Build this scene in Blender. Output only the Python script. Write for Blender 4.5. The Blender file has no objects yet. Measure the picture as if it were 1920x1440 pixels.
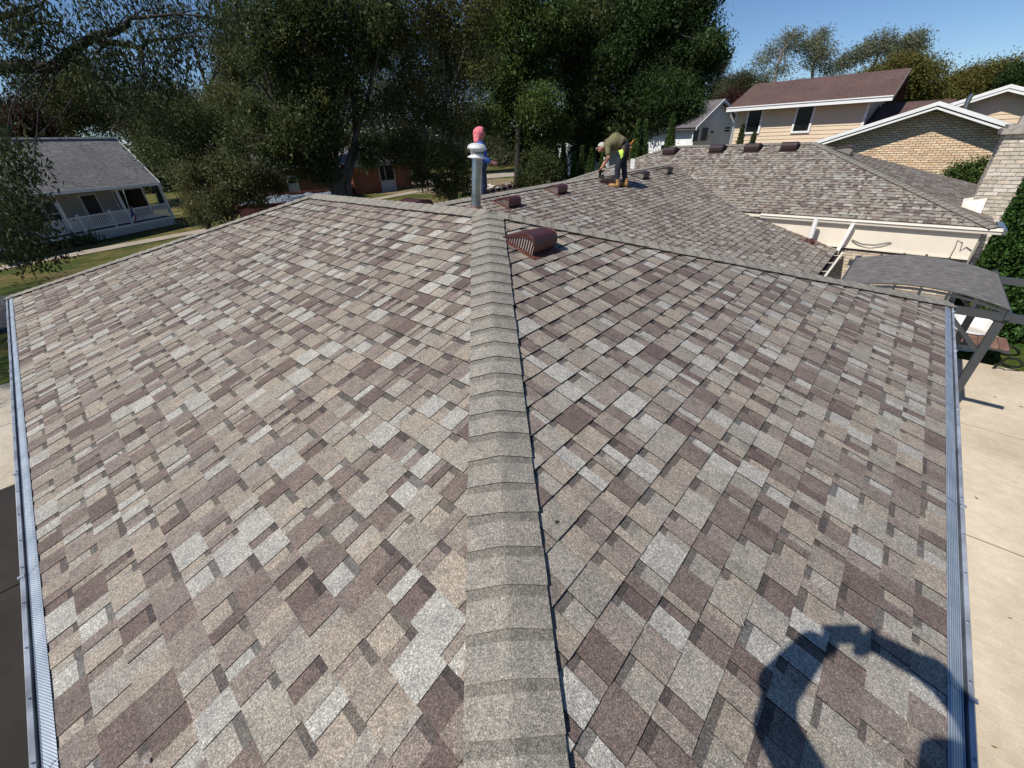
import bpy, math, random
import numpy as np
from mathutils import Matrix, Vector

random.seed(7)
rng = np.random.default_rng(7)
scene = bpy.context.scene
COL = scene.collection

# ------------------------------------------------------------------ camera
FPX = 754.76            # focal length in pixels of a 1920 wide frame
PITCH, ROLL, YAW = math.radians(31.484), math.radians(-2.855), math.radians(43.286)
CAM = np.array([0.771, 0.727, 1.892])
_F = np.array([math.cos(YAW) * math.cos(PITCH), math.sin(YAW) * math.cos(PITCH), -math.sin(PITCH)])
_R0 = np.array([math.sin(YAW), -math.cos(YAW), 0.0])
_U0 = np.cross(_R0, _F)
_R = math.cos(ROLL) * _R0 + math.sin(ROLL) * _U0
_U = -math.sin(ROLL) * _R0 + math.cos(ROLL) * _U0

cam_data = bpy.data.cameras.new("camera")
cam_data.sensor_width = 36.0
cam_data.lens = FPX / 1920.0 * 36.0
cam_data.clip_start = 0.05
cam_data.clip_end = 2000.0
cam = bpy.data.objects.new("camera", cam_data)
COL.objects.link(cam)
cam.matrix_world = Matrix(((_R[0], _U[0], -_F[0], CAM[0]), (_R[1], _U[1], -_F[1], CAM[1]),
                           (_R[2], _U[2], -_F[2], CAM[2]), (0, 0, 0, 1)))
scene.camera = cam

# ------------------------------------------------------------------ daylight
SUN_AZ, SUN_EL = math.radians(167.0), math.radians(48.8)
SUN = np.array([math.cos(SUN_AZ) * math.cos(SUN_EL), math.sin(SUN_AZ) * math.cos(SUN_EL), math.sin(SUN_EL)])
world = bpy.data.worlds.new("World")
scene.world = world
world.use_nodes = True
wn = world.node_tree
for n in list(wn.nodes):
    wn.nodes.remove(n)
sky = wn.nodes.new("ShaderNodeTexSky")
sky.sky_type = 'NISHITA'
sky.sun_disc = False
sky.sun_elevation = SUN_EL
sky.sun_rotation = math.pi / 2 - SUN_AZ
sky.altitude = 100
sky.air_density = 0.85
sky.dust_density = 0.0
sky.ozone_density = 7.0
bg = wn.nodes.new("ShaderNodeBackground")
bg.inputs[1].default_value = 0.098
wo = wn.nodes.new("ShaderNodeOutputWorld")
wn.links.new(sky.outputs[0], bg.inputs[0])
wn.links.new(bg.outputs[0], wo.inputs[0])
sd = bpy.data.lights.new("sun", 'SUN')
sd.energy = 5.0
sd.angle = math.radians(0.53)
sd.color = (1.0, 0.95, 0.87)
sun = bpy.data.objects.new("sun", sd)
COL.objects.link(sun)
sun.rotation_euler = Vector(SUN).to_track_quat('Z', 'Y').to_euler()
scene.view_settings.view_transform = 'Standard'
scene.view_settings.look = 'None'
scene.view_settings.exposure = 0.0
scene.view_settings.gamma = 1.0
scene.view_settings.use_curve_mapping = False

# ------------------------------------------------------------------ helpers
GZ = -2.8                # ground level; z = 0 is the near eave


def ray(px, py):
    return (px - 960) / FPX * _R - (py - 720) / FPX * _U + _F


def on_plane(px, py, p0, n):
    d = ray(px, py)
    n = np.array(n, float)
    return CAM + d * (n @ (np.array(p0, float) - CAM)) / (n @ d)


def onX(px, py, x): return on_plane(px, py, (x, 0, 0), (1, 0, 0))
def onY(px, py, y): return on_plane(px, py, (0, y, 0), (0, 1, 0))
def onZ(px, py, z): return on_plane(px, py, (0, 0, z), (0, 0, 1))


def atD(px, py, D):
    d = ray(px, py)
    return CAM + d * D / math.hypot(d[0], d[1])


def project(P):
    d = np.atleast_2d(P) - CAM
    z = d @ _F
    return np.stack([960 + FPX * (d @ _R) / z, 720 - FPX * (d @ _U) / z, z], 1)


def empty(name, loc, label, cat, group=None):
    o = bpy.data.objects.new(name, None)
    COL.objects.link(o)
    o.location = [float(v) for v in loc]
    o['label'] = label
    o['category'] = cat
    if group:
        o['group'] = group
    return o


def tag(o, label, cat, group=None):
    o['label'] = label
    o['category'] = cat
    if group:
        o['group'] = group
    return o


def adopt(o, parent, local=False):
    """parent o; unless local, its mesh stays in world coordinates (root Empties carry a location only)"""
    o.parent = parent
    if not local and parent.parent is None:
        o.matrix_parent_inverse = Matrix.Translation(-Vector(parent.location))
    return o


class MB:
    """collects polygons and links them as ONE mesh object"""
    def __init__(self):
        self.v, self.f, self.m, self.c, self.s = [], [], [], [], []

    def poly(self, pts, mat=0, col=None, smooth=False):
        i = len(self.v)
        self.v.extend([tuple(map(float, p)) for p in pts])
        self.f.append(list(range(i, i + len(pts))))
        self.m.append(mat)
        self.c.append(col if col is not None else (1, 1, 1))
        self.s.append(smooth)

    def mesh(self, verts, faces, mat=0, col=None, smooth=False):
        i = len(self.v)
        self.v.extend([tuple(map(float, p)) for p in verts])
        for f in faces:
            self.f.append([i + k for k in f])
            self.m.append(mat)
            self.c.append(col if col is not None else (1, 1, 1))
            self.s.append(smooth)

    def box(self, o, a, b, c, mat=0, col=None):
        """box from corner o along vectors a, b, c"""
        o, a, b, c = (np.array(t, float) for t in (o, a, b, c))
        P = [o, o + a, o + a + b, o + b, o + c, o + a + c, o + a + b + c, o + b + c]
        F = [(0, 3, 2, 1), (4, 5, 6, 7), (0, 1, 5, 4), (1, 2, 6, 5), (2, 3, 7, 6), (3, 0, 4, 7)]
        if np.dot(np.cross(a, b), c) < 0:
            F = [f[::-1] for f in F]
        self.mesh(P, F, mat, col)

    def abox(self, x0, x1, y0, y1, z0, z1, mat=0, col=None):
        self.box((x0, y0, z0), (x1 - x0, 0, 0), (0, y1 - y0, 0), (0, 0, z1 - z0), mat, col)

    def bar(self, p, q, w, h=None, mat=0, col=None, up=(0, 0, 1)):
        """square bar from p to q"""
        p, q = np.array(p, float), np.array(q, float)
        h = w if h is None else h
        d = q - p
        d = d / np.linalg.norm(d)
        u = np.array(up, float)
        if abs(u @ d) > .95:
            u = np.array((1., 0, 0))
        s = np.cross(d, u); s /= np.linalg.norm(s)
        t = np.cross(s, d)
        self.box(p - s * w / 2 - t * h / 2, s * w, q - p, t * h, mat, col)

    def tube(self, pts, radii, sides=8, mat=0, col=None, caps=True, smooth=True):
        pts = [np.array(p, float) for p in pts]
        if not hasattr(radii, '__len__'):
            radii = [radii] * len(pts)
        V, Fc = [], []
        prev = None
        for i, p in enumerate(pts):
            d = pts[min(i + 1, len(pts) - 1)] - pts[max(i - 1, 0)]
            d = d / (np.linalg.norm(d) + 1e-9)
            if prev is None:
                a = np.array((0, 0, 1.)) if abs(d[2]) < .9 else np.array((1., 0, 0))
                s = np.cross(d, a)
            else:
                s = prev - d * (prev @ d)
            s /= np.linalg.norm(s) + 1e-9
            prev = s
            t = np.cross(d, s)
            for k in range(sides):
                an = 2 * math.pi * k / sides
                V.append(p + radii[i] * (math.cos(an) * s + math.sin(an) * t))
        n = len(pts)
        for i in range(n - 1):
            for k in range(sides):
                k2 = (k + 1) % sides
                Fc.append((i * sides + k, i * sides + k2, (i + 1) * sides + k2, (i + 1) * sides + k))
        self.mesh(V, Fc, mat, col, smooth)
        if caps:
            self.poly(V[:sides][::-1], mat, col)
            self.poly(V[-sides:], mat, col)

    def build(self, name, mats, parent=None, kind=None, local=False):
        me = bpy.data.meshes.new(name)
        me.from_pydata(self.v, [], self.f)
        if not isinstance(mats, (list, tuple)):
            mats = [mats]
        for m in mats:
            me.materials.append(m)
        me.polygons.foreach_set('material_index', self.m)
        me.polygons.foreach_set('use_smooth', self.s)
        at = me.attributes.new('tint', 'FLOAT_COLOR', 'FACE')
        cc = np.ones((len(self.f), 4), np.float32)
        cc[:, :3] = np.array(self.c, np.float32)
        at.data.foreach_set('color', cc.ravel())
        me.update()
        o = bpy.data.objects.new(name, me)
        COL.objects.link(o)
        if parent is not None:
            adopt(o, parent, local)
        if kind:
            o['kind'] = kind
        return o


def quads_object(name, V, mat, parent=None, tint=None, kind=None, local=False):
    """V: (n,4,3) array of quads -> one mesh object, built with numpy"""
    n = len(V)
    me = bpy.data.meshes.new(name)
    me.vertices.add(n * 4)
    me.vertices.foreach_set('co', np.ascontiguousarray(V, np.float32).ravel())
    me.loops.add(n * 4)
    me.loops.foreach_set('vertex_index', np.arange(n * 4, dtype=np.int32))
    me.polygons.add(n)
    me.polygons.foreach_set('loop_start', np.arange(0, n * 4, 4, dtype=np.int32))
    me.polygons.foreach_set('loop_total', np.full(n, 4, np.int32))
    me.materials.append(mat)
    if tint is not None:
        at = me.attributes.new('tint', 'FLOAT_COLOR', 'FACE')
        cc = np.ones((n, 4), np.float32)
        cc[:, :3] = tint
        at.data.foreach_set('color', cc.ravel())
    me.update(calc_edges=True)
    o = bpy.data.objects.new(name, me)
    COL.objects.link(o)
    if parent is not None:
        adopt(o, parent, local)
    if kind:
        o['kind'] = kind
    return o


def clip(poly, p, n):
    """Sutherland-Hodgman: keep the part of 2-D poly with (x-p).n >= 0"""
    out = []
    for i in range(len(poly)):
        a, b = poly[i], poly[(i + 1) % len(poly)]
        da = (a[0] - p[0]) * n[0] + (a[1] - p[1]) * n[1]
        db = (b[0] - p[0]) * n[0] + (b[1] - p[1]) * n[1]
        if da >= 0:
            out.append(a)
        if (da >= 0) != (db >= 0):
            t = da / (da - db)
            out.append((a[0] + t * (b[0] - a[0]), a[1] + t * (b[1] - a[1])))
    return out


def clip_convex(poly, region):
    """region: CCW convex polygon"""
    for i in range(len(region)):
        a, b = region[i], region[(i + 1) % len(region)]
        poly = clip(poly, a, (-(b[1] - a[1]), b[0] - a[0]))
        if len(poly) < 3:
            return []
    return poly


def area2(poly):
    return 0.5 * sum(poly[i][0] * poly[(i + 1) % len(poly)][1] - poly[(i + 1) % len(poly)][0] * poly[i][1] for i in range(len(poly)))


# ------------------------------------------------------------------ materials
def new_mat(name):
    m = bpy.data.materials.new(name)
    m.use_nodes = True
    nt = m.node_tree
    return m, nt, nt.nodes['Principled BSDF']


def nd(nt, kind, **kw):
    n = nt.nodes.new(kind)
    for k, v in kw.items():
        if k.startswith('i_'):
            key = k[2:]
            n.inputs[int(key) if key.isdigit() else key.replace('_', ' ')].default_value = v
        else:
            setattr(n, k, v)
    return n


def mixmul(nt, a, b, fac=1.0):
    n = nt.nodes.new('ShaderNodeMix')
    n.data_type = 'RGBA'
    n.blend_type = 'MULTIPLY'
    n.inputs[0].default_value = fac
    nt.links.new(a, n.inputs[6])
    nt.links.new(b, n.inputs[7])
    return n.outputs[2]


def ramp(nt, src, stops):
    r = nt.nodes.new('ShaderNodeValToRGB')
    el = r.color_ramp.elements
    while len(el) < len(stops):
        el.new(.5)
    for e, (p, c) in zip(el, stops):
        e.position = p
        e.color = (c, c, c, 1) if not hasattr(c, '__len__') else (*c, 1)
    nt.links.new(src, r.inputs[0])
    return r.outputs[0]


def objcoord(nt):
    return nd(nt, 'ShaderNodeTexCoord').outputs['Object']


def plain(name, color, rough=.6, metal=0.0, vary=.12, scale=6.0, bump=0.0, bscale=60, spec=.5, use_tint=False):
    m, nt, b = new_mat(name)
    co = objcoord(nt)
    nz = nd(nt, 'ShaderNodeTexNoise', i_Scale=scale, i_Detail=5.0)
    nt.links.new(co, nz.inputs['Vector'])
    base = nd(nt, 'ShaderNodeRGB')
    base.outputs[0].default_value = (*color, 1)
    c = mixmul(nt, base.outputs[0], ramp(nt, nz.outputs['Fac'], [(.25, 1 - vary * 1.6), (.75, 1 + vary * .6)]))
    if use_tint:
        at = nd(nt, 'ShaderNodeAttribute', attribute_name='tint')
        c = mixmul(nt, c, at.outputs['Color'])
    nt.links.new(c, b.inputs['Base Color'])
    b.inputs['Roughness'].default_value = rough
    b.inputs['Metallic'].default_value = metal
    b.inputs['Specular IOR Level'].default_value = spec
    if bump:
        nb = nd(nt, 'ShaderNodeTexNoise', i_Scale=bscale, i_Detail=4.0)
        nt.links.new(co, nb.inputs['Vector'])
        bp = nd(nt, 'ShaderNodeBump', i_Strength=bump, i_Distance=.01)
        nt.links.new(nb.outputs['Fac'], bp.inputs['Height'])
        nt.links.new(bp.outputs[0], b.inputs['Normal'])
    return m


def granule(name, coarse=400.0, contrast=1.0):
    """asphalt shingle: per-piece colour from 'tint', mineral granules as fine speckle"""
    m, nt, b = new_mat(name)
    co = objcoord(nt)
    at = nd(nt, 'ShaderNodeAttribute', attribute_name='tint')
    v = nd(nt, 'ShaderNodeTexVoronoi', i_Scale=coarse)
    nt.links.new(co, v.inputs['Vector'])
    sep = nd(nt, 'ShaderNodeSeparateColor')
    nt.links.new(v.outputs['Color'], sep.inputs[0])
    sp = ramp(nt, sep.outputs[0], [(0.0, .48), (.3, .74), (.62, .98), (.82, 1.24), (1.0, 1.75)])
    v2 = nd(nt, 'ShaderNodeTexVoronoi', i_Scale=coarse * .42)
    nt.links.new(co, v2.inputs['Vector'])
    sep2 = nd(nt, 'ShaderNodeSeparateColor')
    nt.links.new(v2.outputs['Color'], sep2.inputs[0])
    sp2 = ramp(nt, sep2.outputs[1], [(0.0, .76), (.5, 1.0), (1.0, 1.26)])
    nz = nd(nt, 'ShaderNodeTexNoise', i_Scale=14.0, i_Detail=6.0, i_Roughness=.7)
    nt.links.new(co, nz.inputs['Vector'])
    lo = ramp(nt, nz.outputs['Fac'], [(.28, (.74, .75, .78)), (.5, (1.0, 1.0, 1.0)), (.72, (1.20, 1.18, 1.14))])
    nz3 = nd(nt, 'ShaderNodeTexNoise', i_Scale=.9, i_Detail=3.0)
    nt.links.new(co, nz3.inputs['Vector'])
    wear = ramp(nt, nz3.outputs['Fac'], [(.3, (.93, .93, .94)), (.7, (1.06, 1.05, 1.03))])
    c = mixmul(nt, at.outputs['Color'], sp, contrast)
    c = mixmul(nt, c, sp2, contrast)
    c = mixmul(nt, c, lo)
    c = mixmul(nt, c, wear)
    nt.links.new(c, b.inputs['Base Color'])
    b.inputs['Roughness'].default_value = .92
    b.inputs['Specular IOR Level'].default_value = .25
    bp = nd(nt, 'ShaderNodeBump', i_Strength=.5, i_Distance=.0015)
    nt.links.new(sep.outputs[1], bp.inputs['Height'])
    nt.links.new(bp.outputs[0], b.inputs['Normal'])
    return m


def leaf_mat(name, color, trans=.35, rough=.55):
    m, nt, b = new_mat(name)
    at = nd(nt, 'ShaderNodeAttribute', attribute_name='tint')
    base = nd(nt, 'ShaderNodeRGB')
    base.outputs[0].default_value = (*color, 1)
    c = mixmul(nt, base.outputs[0], at.outputs['Color'])
    nt.links.new(c, b.inputs['Base Color'])
    b.inputs['Roughness'].default_value = rough
    b.inputs['Specular IOR Level'].default_value = .2
    tr = nd(nt, 'ShaderNodeBsdfTranslucent')
    nt.links.new(c, tr.inputs[0])
    mx = nd(nt, 'ShaderNodeMixShader', i_0=trans)
    nt.links.new(b.outputs[0], mx.inputs[1])
    nt.links.new(tr.outputs[0], mx.inputs[2])
    nt.links.new(mx.outputs[0], nt.nodes['Material Output'].inputs[0])
    return m


def concrete_mat(name, color, dark=.78):
    m, nt, b = new_mat(name)
    co = objcoord(nt)
    base = nd(nt, 'ShaderNodeRGB')
    base.outputs[0].default_value = (*color, 1)
    n1 = nd(nt, 'ShaderNodeTexNoise', i_Scale=.9, i_Detail=8.0, i_Roughness=.65)
    n2 = nd(nt, 'ShaderNodeTexNoise', i_Scale=90.0, i_Detail=4.0)
    n3 = nd(nt, 'ShaderNodeTexNoise', i_Scale=9.0, i_Detail=5.0)
    mp = nd(nt, 'ShaderNodeMapping')
    mp.inputs['Scale'].default_value = (14, 1.2, 1)
    nt.links.new(co, mp.inputs[0])
    n4 = nd(nt, 'ShaderNodeTexNoise', i_Scale=3.0, i_Detail=4.0)
    nt.links.new(mp.outputs[0], n4.inputs['Vector'])
    for n in (n1, n2, n3):
        nt.links.new(co, n.inputs['Vector'])
    c = mixmul(nt, base.outputs[0], ramp(nt, n1.outputs['Fac'], [(.3, (dark, dark * .98, dark * .93)), (.65, 1.05)]))
    c = mixmul(nt, c, ramp(nt, n2.outputs['Fac'], [(.25, .82), (.7, 1.1)]))
    c = mixmul(nt, c, ramp(nt, n3.outputs['Fac'], [(.3, .93), (.7, 1.04)]))
    c = mixmul(nt, c, ramp(nt, n4.outputs['Fac'], [(.35, .94), (.65, 1.04)]))
    vs = nd(nt, 'ShaderNodeTexVoronoi', i_Scale=9.0)
    nt.links.new(co, vs.inputs['Vector'])
    c = mixmul(nt, c, ramp(nt, vs.outputs['Distance'], [(.02, .45), (.06, 1.0)]), .55)
    nt.links.new(c, b.inputs['Base Color'])
    b.inputs['Roughness'].default_value = .9
    b.inputs['Specular IOR Level'].default_value = .2
    return m


def grass_mat(name, green, dry):
    m, nt, b = new_mat(name)
    co = objcoord(nt)
    n1 = nd(nt, 'ShaderNodeTexNoise', i_Scale=.35, i_Detail=8.0, i_Roughness=.7)
    n2 = nd(nt, 'ShaderNodeTexNoise', i_Scale=35.0, i_Detail=6.0, i_Roughness=.8)
    n3 = nd(nt, 'ShaderNodeTexNoise', i_Scale=2.6, i_Detail=5.0)
    for n in (n1, n2, n3):
        nt.links.new(co, n.inputs['Vector'])
    mx = nt.nodes.new('ShaderNodeMix')
    mx.data_type = 'RGBA'
    mx.inputs[6].default_value = (*green, 1)
    mx.inputs[7].default_value = (*dry, 1)
    nt.links.new(ramp(nt, n1.outputs['Fac'], [(.42, 0.0), (.62, 1.0)]), mx.inputs[0])
    c = mixmul(nt, mx.outputs[2], ramp(nt, n2.outputs['Fac'], [(.28, .45), (.7, 1.45)]))
    c = mixmul(nt, c, ramp(nt, n3.outputs['Fac'], [(.3, .75), (.7, 1.2)]))
    nt.links.new(c, b.inputs['Base Color'])
    b.inputs['Roughness'].default_value = .95
    b.inputs['Specular IOR Level'].default_value = .1
    bp = nd(nt, 'ShaderNodeBump', i_Strength=.8, i_Distance=.04)
    nt.links.new(n2.outputs['Fac'], bp.inputs['Height'])
    nt.links.new(bp.outputs[0], b.inputs['Normal'])
    return m


def perforated(name):
    """leaf guard: pressed aluminium with staggered rows of small round holes"""
    m, nt, b = new_mat(name)
    co = objcoord(nt)
    sx = nd(nt, 'ShaderNodeSeparateXYZ')
    nt.links.new(co, sx.inputs[0])
    P = .0085

    def math_(op, a, bb=None, c=None):
        n = nd(nt, 'ShaderNodeMath', operation=op)
        for i, s in enumerate((a, bb, c)):
            if s is None:
                continue
            if isinstance(s, (int, float)):
                n.inputs[i].default_value = s
            else:
                nt.links.new(s, n.inputs[i])
        return n.outputs[0]
    u = math_('DIVIDE', sx.outputs[0], P)
    v = math_('DIVIDE', sx.outputs[1], P)
    row = math_('FLOOR', v)
    half = math_('MULTIPLY', math_('MODULO', row, 2.0), .5)
    fu = math_('SUBTRACT', math_('FRACT', math_('ADD', u, half)), .5)
    fv = math_('SUBTRACT', math_('FRACT', v), .5)
    d = math_('SQRT', math_('ADD', math_('MULTIPLY', fu, fu), math_('MULTIPLY', fv, fv)))
    nz = nd(nt, 'ShaderNodeTexNoise', i_Scale=5.0, i_Detail=6.0)
    nt.links.new(co, nz.inputs['Vector'])
    hole = ramp(nt, d, [(.27, .05), (.33, 1.0)])
    metal = ramp(nt, nz.outputs['Fac'], [(.3, (.40, .46, .54)), (.7, (.62, .68, .75))])
    c = mixmul(nt, metal, hole)
    nt.links.new(c, b.inputs['Base Color'])
    b.inputs['Metallic'].default_value = .5
    b.inputs['Roughness'].default_value = .45
    return m


def rowed(name, color, row, axis=2, vary=.25, line=.45, cell=.25, rough=.9):
    """roofing or siding too far away to tell its pieces apart: rows with uneven cells"""
    m, nt, b = new_mat(name)
    co = objcoord(nt)
    sx = nd(nt, 'ShaderNodeSeparateXYZ')
    nt.links.new(co, sx.inputs[0])
    dv = nd(nt, 'ShaderNodeMath', operation='DIVIDE', i_1=row)
    nt.links.new(sx.outputs[axis], dv.inputs[0])
    fr = nd(nt, 'ShaderNodeMath', operation='FRACT')
    nt.links.new(dv.outputs[0], fr.inputs[0])
    mp = nd(nt, 'ShaderNodeMapping')
    sc = [1 / cell] * 3
    sc[axis] = 1 / row
    mp.inputs['Scale'].default_value = sc
    nt.links.new(co, mp.inputs[0])
    wn_ = nd(nt, 'ShaderNodeTexNoise', i_Scale=1.3, i_Detail=2.0)
    nt.links.new(mp.outputs[0], wn_.inputs['Vector'])
    n2 = nd(nt, 'ShaderNodeTexNoise', i_Scale=.7, i_Detail=5.0)
    nt.links.new(co, n2.inputs['Vector'])
    base = nd(nt, 'ShaderNodeRGB')
    base.outputs[0].default_value = (*color, 1)
    c = mixmul(nt, base.outputs[0], ramp(nt, wn_.outputs['Fac'], [(.25, 1 - vary), (.75, 1 + vary)]))
    c = mixmul(nt, c, ramp(nt, n2.outputs['Fac'], [(.3, .85), (.7, 1.1)]))
    c = mixmul(nt, c, ramp(nt, fr.outputs[0], [(.0, line), (.16, 1.0)]))
    nt.links.new(c, b.inputs['Base Color'])
    b.inputs['Roughness'].default_value = rough
    b.inputs['Specular IOR Level'].default_value = .2
    return m


def bark_mat(name, color):
    m, nt, b = new_mat(name)
    co = objcoord(nt)
    mp = nd(nt, 'ShaderNodeMapping')
    mp.inputs['Scale'].default_value = (9, 9, 1.6)
    nt.links.new(co, mp.inputs[0])
    n = nd(nt, 'ShaderNodeTexNoise', i_Scale=2.0, i_Detail=8.0, i_Roughness=.7)
    nt.links.new(mp.outputs[0], n.inputs['Vector'])
    base = nd(nt, 'ShaderNodeRGB')
    base.outputs[0].default_value = (*color, 1)
    c = mixmul(nt, base.outputs[0], ramp(nt, n.outputs['Fac'], [(.3, .4), (.7, 1.4)]))
    nt.links.new(c, b.inputs['Base Color'])
    b.inputs['Roughness'].default_value = .95
    bp = nd(nt, 'ShaderNodeBump', i_Strength=.8, i_Distance=.03)
    nt.links.new(n.outputs['Fac'], bp.inputs['Height'])
    nt.links.new(bp.outputs[0], b.inputs['Normal'])
    return m


M = {
    'shingle': granule('shingle_granules'),
    'deck': plain('roof_deck_felt', (.06, .055, .05), .95),
    'guard': perforated('perforated_guard'),
    'alu': plain('gutter_aluminium', (.58, .62, .67), .42, .5, .34, 7),
    'alu_dark': plain('gutter_groove', (.05, .08, .13), .5, .3),
    'cream': plain('cream_aluminium', (.74, .68, .58), .5, 0, .06, 3),
    'frieze': plain('cream_frieze_board', (.78, .70, .58), .6, 0, .07, 2),
    'white_paint': plain('white_paint', (.80, .80, .78), .5, 0, .04, 2),
    'dark_gap': plain('dark_gap', (.03, .028, .025), .9),
    'brick_pale': plain('pale_brick', (.62, .55, .46), .9, 0, .2, 14, .5, 90, .2, True),
    'mortar': plain('mortar', (.30, .27, .235), .95, 0, .15, 30),
    'brick_tan': plain('tan_brick', (.80, .63, .46), .9, 0, .12, 20, 0, 60, .2, True),
    'mortar_tan': plain('tan_mortar', (.21, .16, .115), .95, 0, .15, 20),
    'stone_cap': plain('chimney_cap_concrete', (.36, .33, .29), .9, 0, .25, 12),
    'maroon': plain('maroon_vent_steel', (.098, .035, .034), .34, .25, .15, 8),
    'maroon_dull': plain('rusty_flange', (.17, .062, .043), .6, .2, .35, 30),
    'brown_vent': plain('dark_brown_vent_steel', (.055, .033, .033), .42, .2, .15, 8),
    'slat_light': plain('louvre_inner', (.50, .46, .42), .6),
    'galv': plain('galvanised_steel', (.46, .50, .55), .24, .9, .3, 9),
    'cap_white': plain('weathered_vent_cap', (.74, .74, .72), .5, .15, .2, 20),
    'black': plain('black_recess', (.012, .012, .012), .8),
    'pvc': plain('white_pvc', (.80, .79, .76), .4, 0, .05),
    'concrete': concrete_mat('broom_finished_concrete', (.66, .56, .43)),
    'concrete_left': concrete_mat('driveway_concrete', (.52, .46, .375)),
    'sidewalk': concrete_mat('sidewalk_concrete', (.42, .36, .29)),
    'asphalt': plain('asphalt', (.055, .057, .062), .95, 0, .25, 3, .4, 120),
    'sealed': plain('sealed_dark_driveway', (.022, .017, .014), .9, 0, .35, 2, .3, 150),
    'lawn': grass_mat('lawn', (.062, .085, .020), (.20, .155, .062)),
    'lawn_green': grass_mat('watered_lawn', (.055, .105, .018), (.12, .13, .035)),
    'bark': bark_mat('bark', (.036, .030, .026)),
    'bark_grey': bark_mat('grey_bark', (.10, .088, .075)),
    'bark_pale': bark_mat('pale_bark', (.24, .21, .18)),
    'glass': plain('window_glass', (.008, .009, .011), .12, 0, .1, 2, 0, 60, .18),
    'glass_curtain': plain('curtained_glass', (.10, .10, .10), .12, 0, .5, 3),
    'siding_tan': plain('tan_vinyl_siding', (.68, .54, .38), .55, 0, .05, 1.5),
    'siding_dark': plain('tan_vinyl_gable', (.55, .43, .30), .55, 0, .05, 1.5),
    'roof_brown': rowed('brown_shingles', (.122, .077, .068), .06, 2, .28, .75, .22),
    'roof_grey': rowed('grey_weathered_shingles', (.22, .213, .205), .11, 2, .38, .5, .35),
    'roof_slate': rowed('slate_grey_shingles', (.15, .14, .15), .1, 2, .2, .7, .3),
    'siding_white': rowed('white_clapboard', (.86, .87, .88), .16, 2, .02, .72, 9.0, .6),
    'siding_porch': rowed('greige_clapboard', (.50, .48, .44), .14, 2, .03, .6, 9.0, .6),
    'porch_white': plain('porch_white_trim', (.78, .78, .80), .6, 0, .08, 3),
    'porch_floor': plain('porch_floor_boards', (.10, .105, .10), .8),
    'door_dark': plain('dark_front_door', (.02, .022, .026), .4),
    'brick_red': rowed('orange_brick_far', (.21, .082, .048), .075, 2, .35, .55, .2),  # brick colour darkened to stand in for tree shade
    'gaz_steel': plain('gazebo_powder_coat', (.075, .08, .088), .45, .3, .1, 6),
    'pants': plain('navy_work_trousers', (.018, .022, .036), .85, 0, .5, 14, .4, 40),
    'shirt_olive': plain('olive_tee', (.18, .165, .080), .9, 0, .25, 8, .4, 30),
    'skin': plain('tanned_skin', (.36, .17, .11), .55, 0, .1, 20),
    'boots': plain('tan_work_boots', (.46, .25, .085), .75, 0, .25, 25),
    'cap_khaki': plain('khaki_cap', (.52, .47, .42), .85),
    'neon': plain('neon_yellow_glove', (.62, .90, .12), .7),
    'wood': plain('hammer_handle', (.55, .27, .12), .6),
    'leather': plain('leather_belt', (.06, .035, .022), .7),
    'hood_pink': plain('pink_hood_fabric', (.80, .20, .235), .9, 0, .35, 16, .9, 22),
    'shirt_blue': plain('blue_long_sleeve', (.028, .10, .42), .85, 0, .2, 10),
    'jeans': plain('dark_jeans', (.022, .032, .075), .85, 0, .4, 14),
    'rust_dark': plain('dark_red_rail', (.12, .030, .030), .6, .2, .35, 9),
    'tarp': plain('blue_grey_tarp', (.23, .28, .34), .5, 0, .5, 3.5, .8, 8),
    'debris': plain('torn_shingle_pile', (.075, .045, .035), .95, 0, .5, 20, .8, 25),
    'white_bits': plain('white_wrapper', (.75, .73, .70), .6),
    'tree_tag': plain('white_rag', (.82, .81, .78), .9),
    'paver': plain('reddish_slats', (.22, .125, .095), .8, 0, .3, 18, 0, 60, .3, True),
}
_m, _nt, _b = new_mat('gazebo_canopy_mat')
_co = objcoord(_nt)
_mp = nd(_nt, 'ShaderNodeMapping')
_mp.inputs['Scale'].default_value = (34, 7, 20)
_nt.links.new(_co, _mp.inputs[0])
_n = nd(_nt, 'ShaderNodeTexNoise', i_Scale=1.0, i_Detail=4.0)
_nt.links.new(_mp.outputs[0], _n.inputs['Vector'])
_base = nd(_nt, 'ShaderNodeRGB')
_base.outputs[0].default_value = (.155, .148, .142, 1)
_c = mixmul(_nt, _base.outputs[0], ramp(_nt, _n.outputs['Fac'], [(.32, (.45, .44, .43)), (.5, (.95, .93, .92)), (.68, (1.6, 1.5, 1.45))]))
_nt.links.new(_c, _b.inputs['Base Color'])
_b.inputs['Roughness'].default_value = .85
M['canopy'] = _m

LEAF = {
    'locust': leaf_mat('locust_leaves', (.050, .066, .026)),
    'dark': leaf_mat('dark_green_leaves', (.070, .090, .030)),
    'deep': leaf_mat('deep_green_leaves', (.042, .074, .021)),
    'mid': leaf_mat('mid_green_leaves', (.085, .125, .032)),
    'olive': leaf_mat('olive_leaves', (.122, .130, .046)),
    'bush': leaf_mat('bush_leaves', (.125, .13, .055)),
    'willow': leaf_mat('willow_leaves', (.20, .215, .135)),
    'golden': leaf_mat('golden_leaves', (.150, .140, .038)),
    'maroon': leaf_mat('maroon_leaves', (.060, .026, .020)),
    'cedar': leaf_mat('cedar_sprays', (.055, .090, .022), .2),
    'ivy': leaf_mat('ivy_leaves', (.045, .100, .022), .2),
    'far': leaf_mat('far_leaves', (.095, .105, .055)),
    'yucca': leaf_mat('yucca_leaves', (.085, .125, .045), .2),
}

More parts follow.
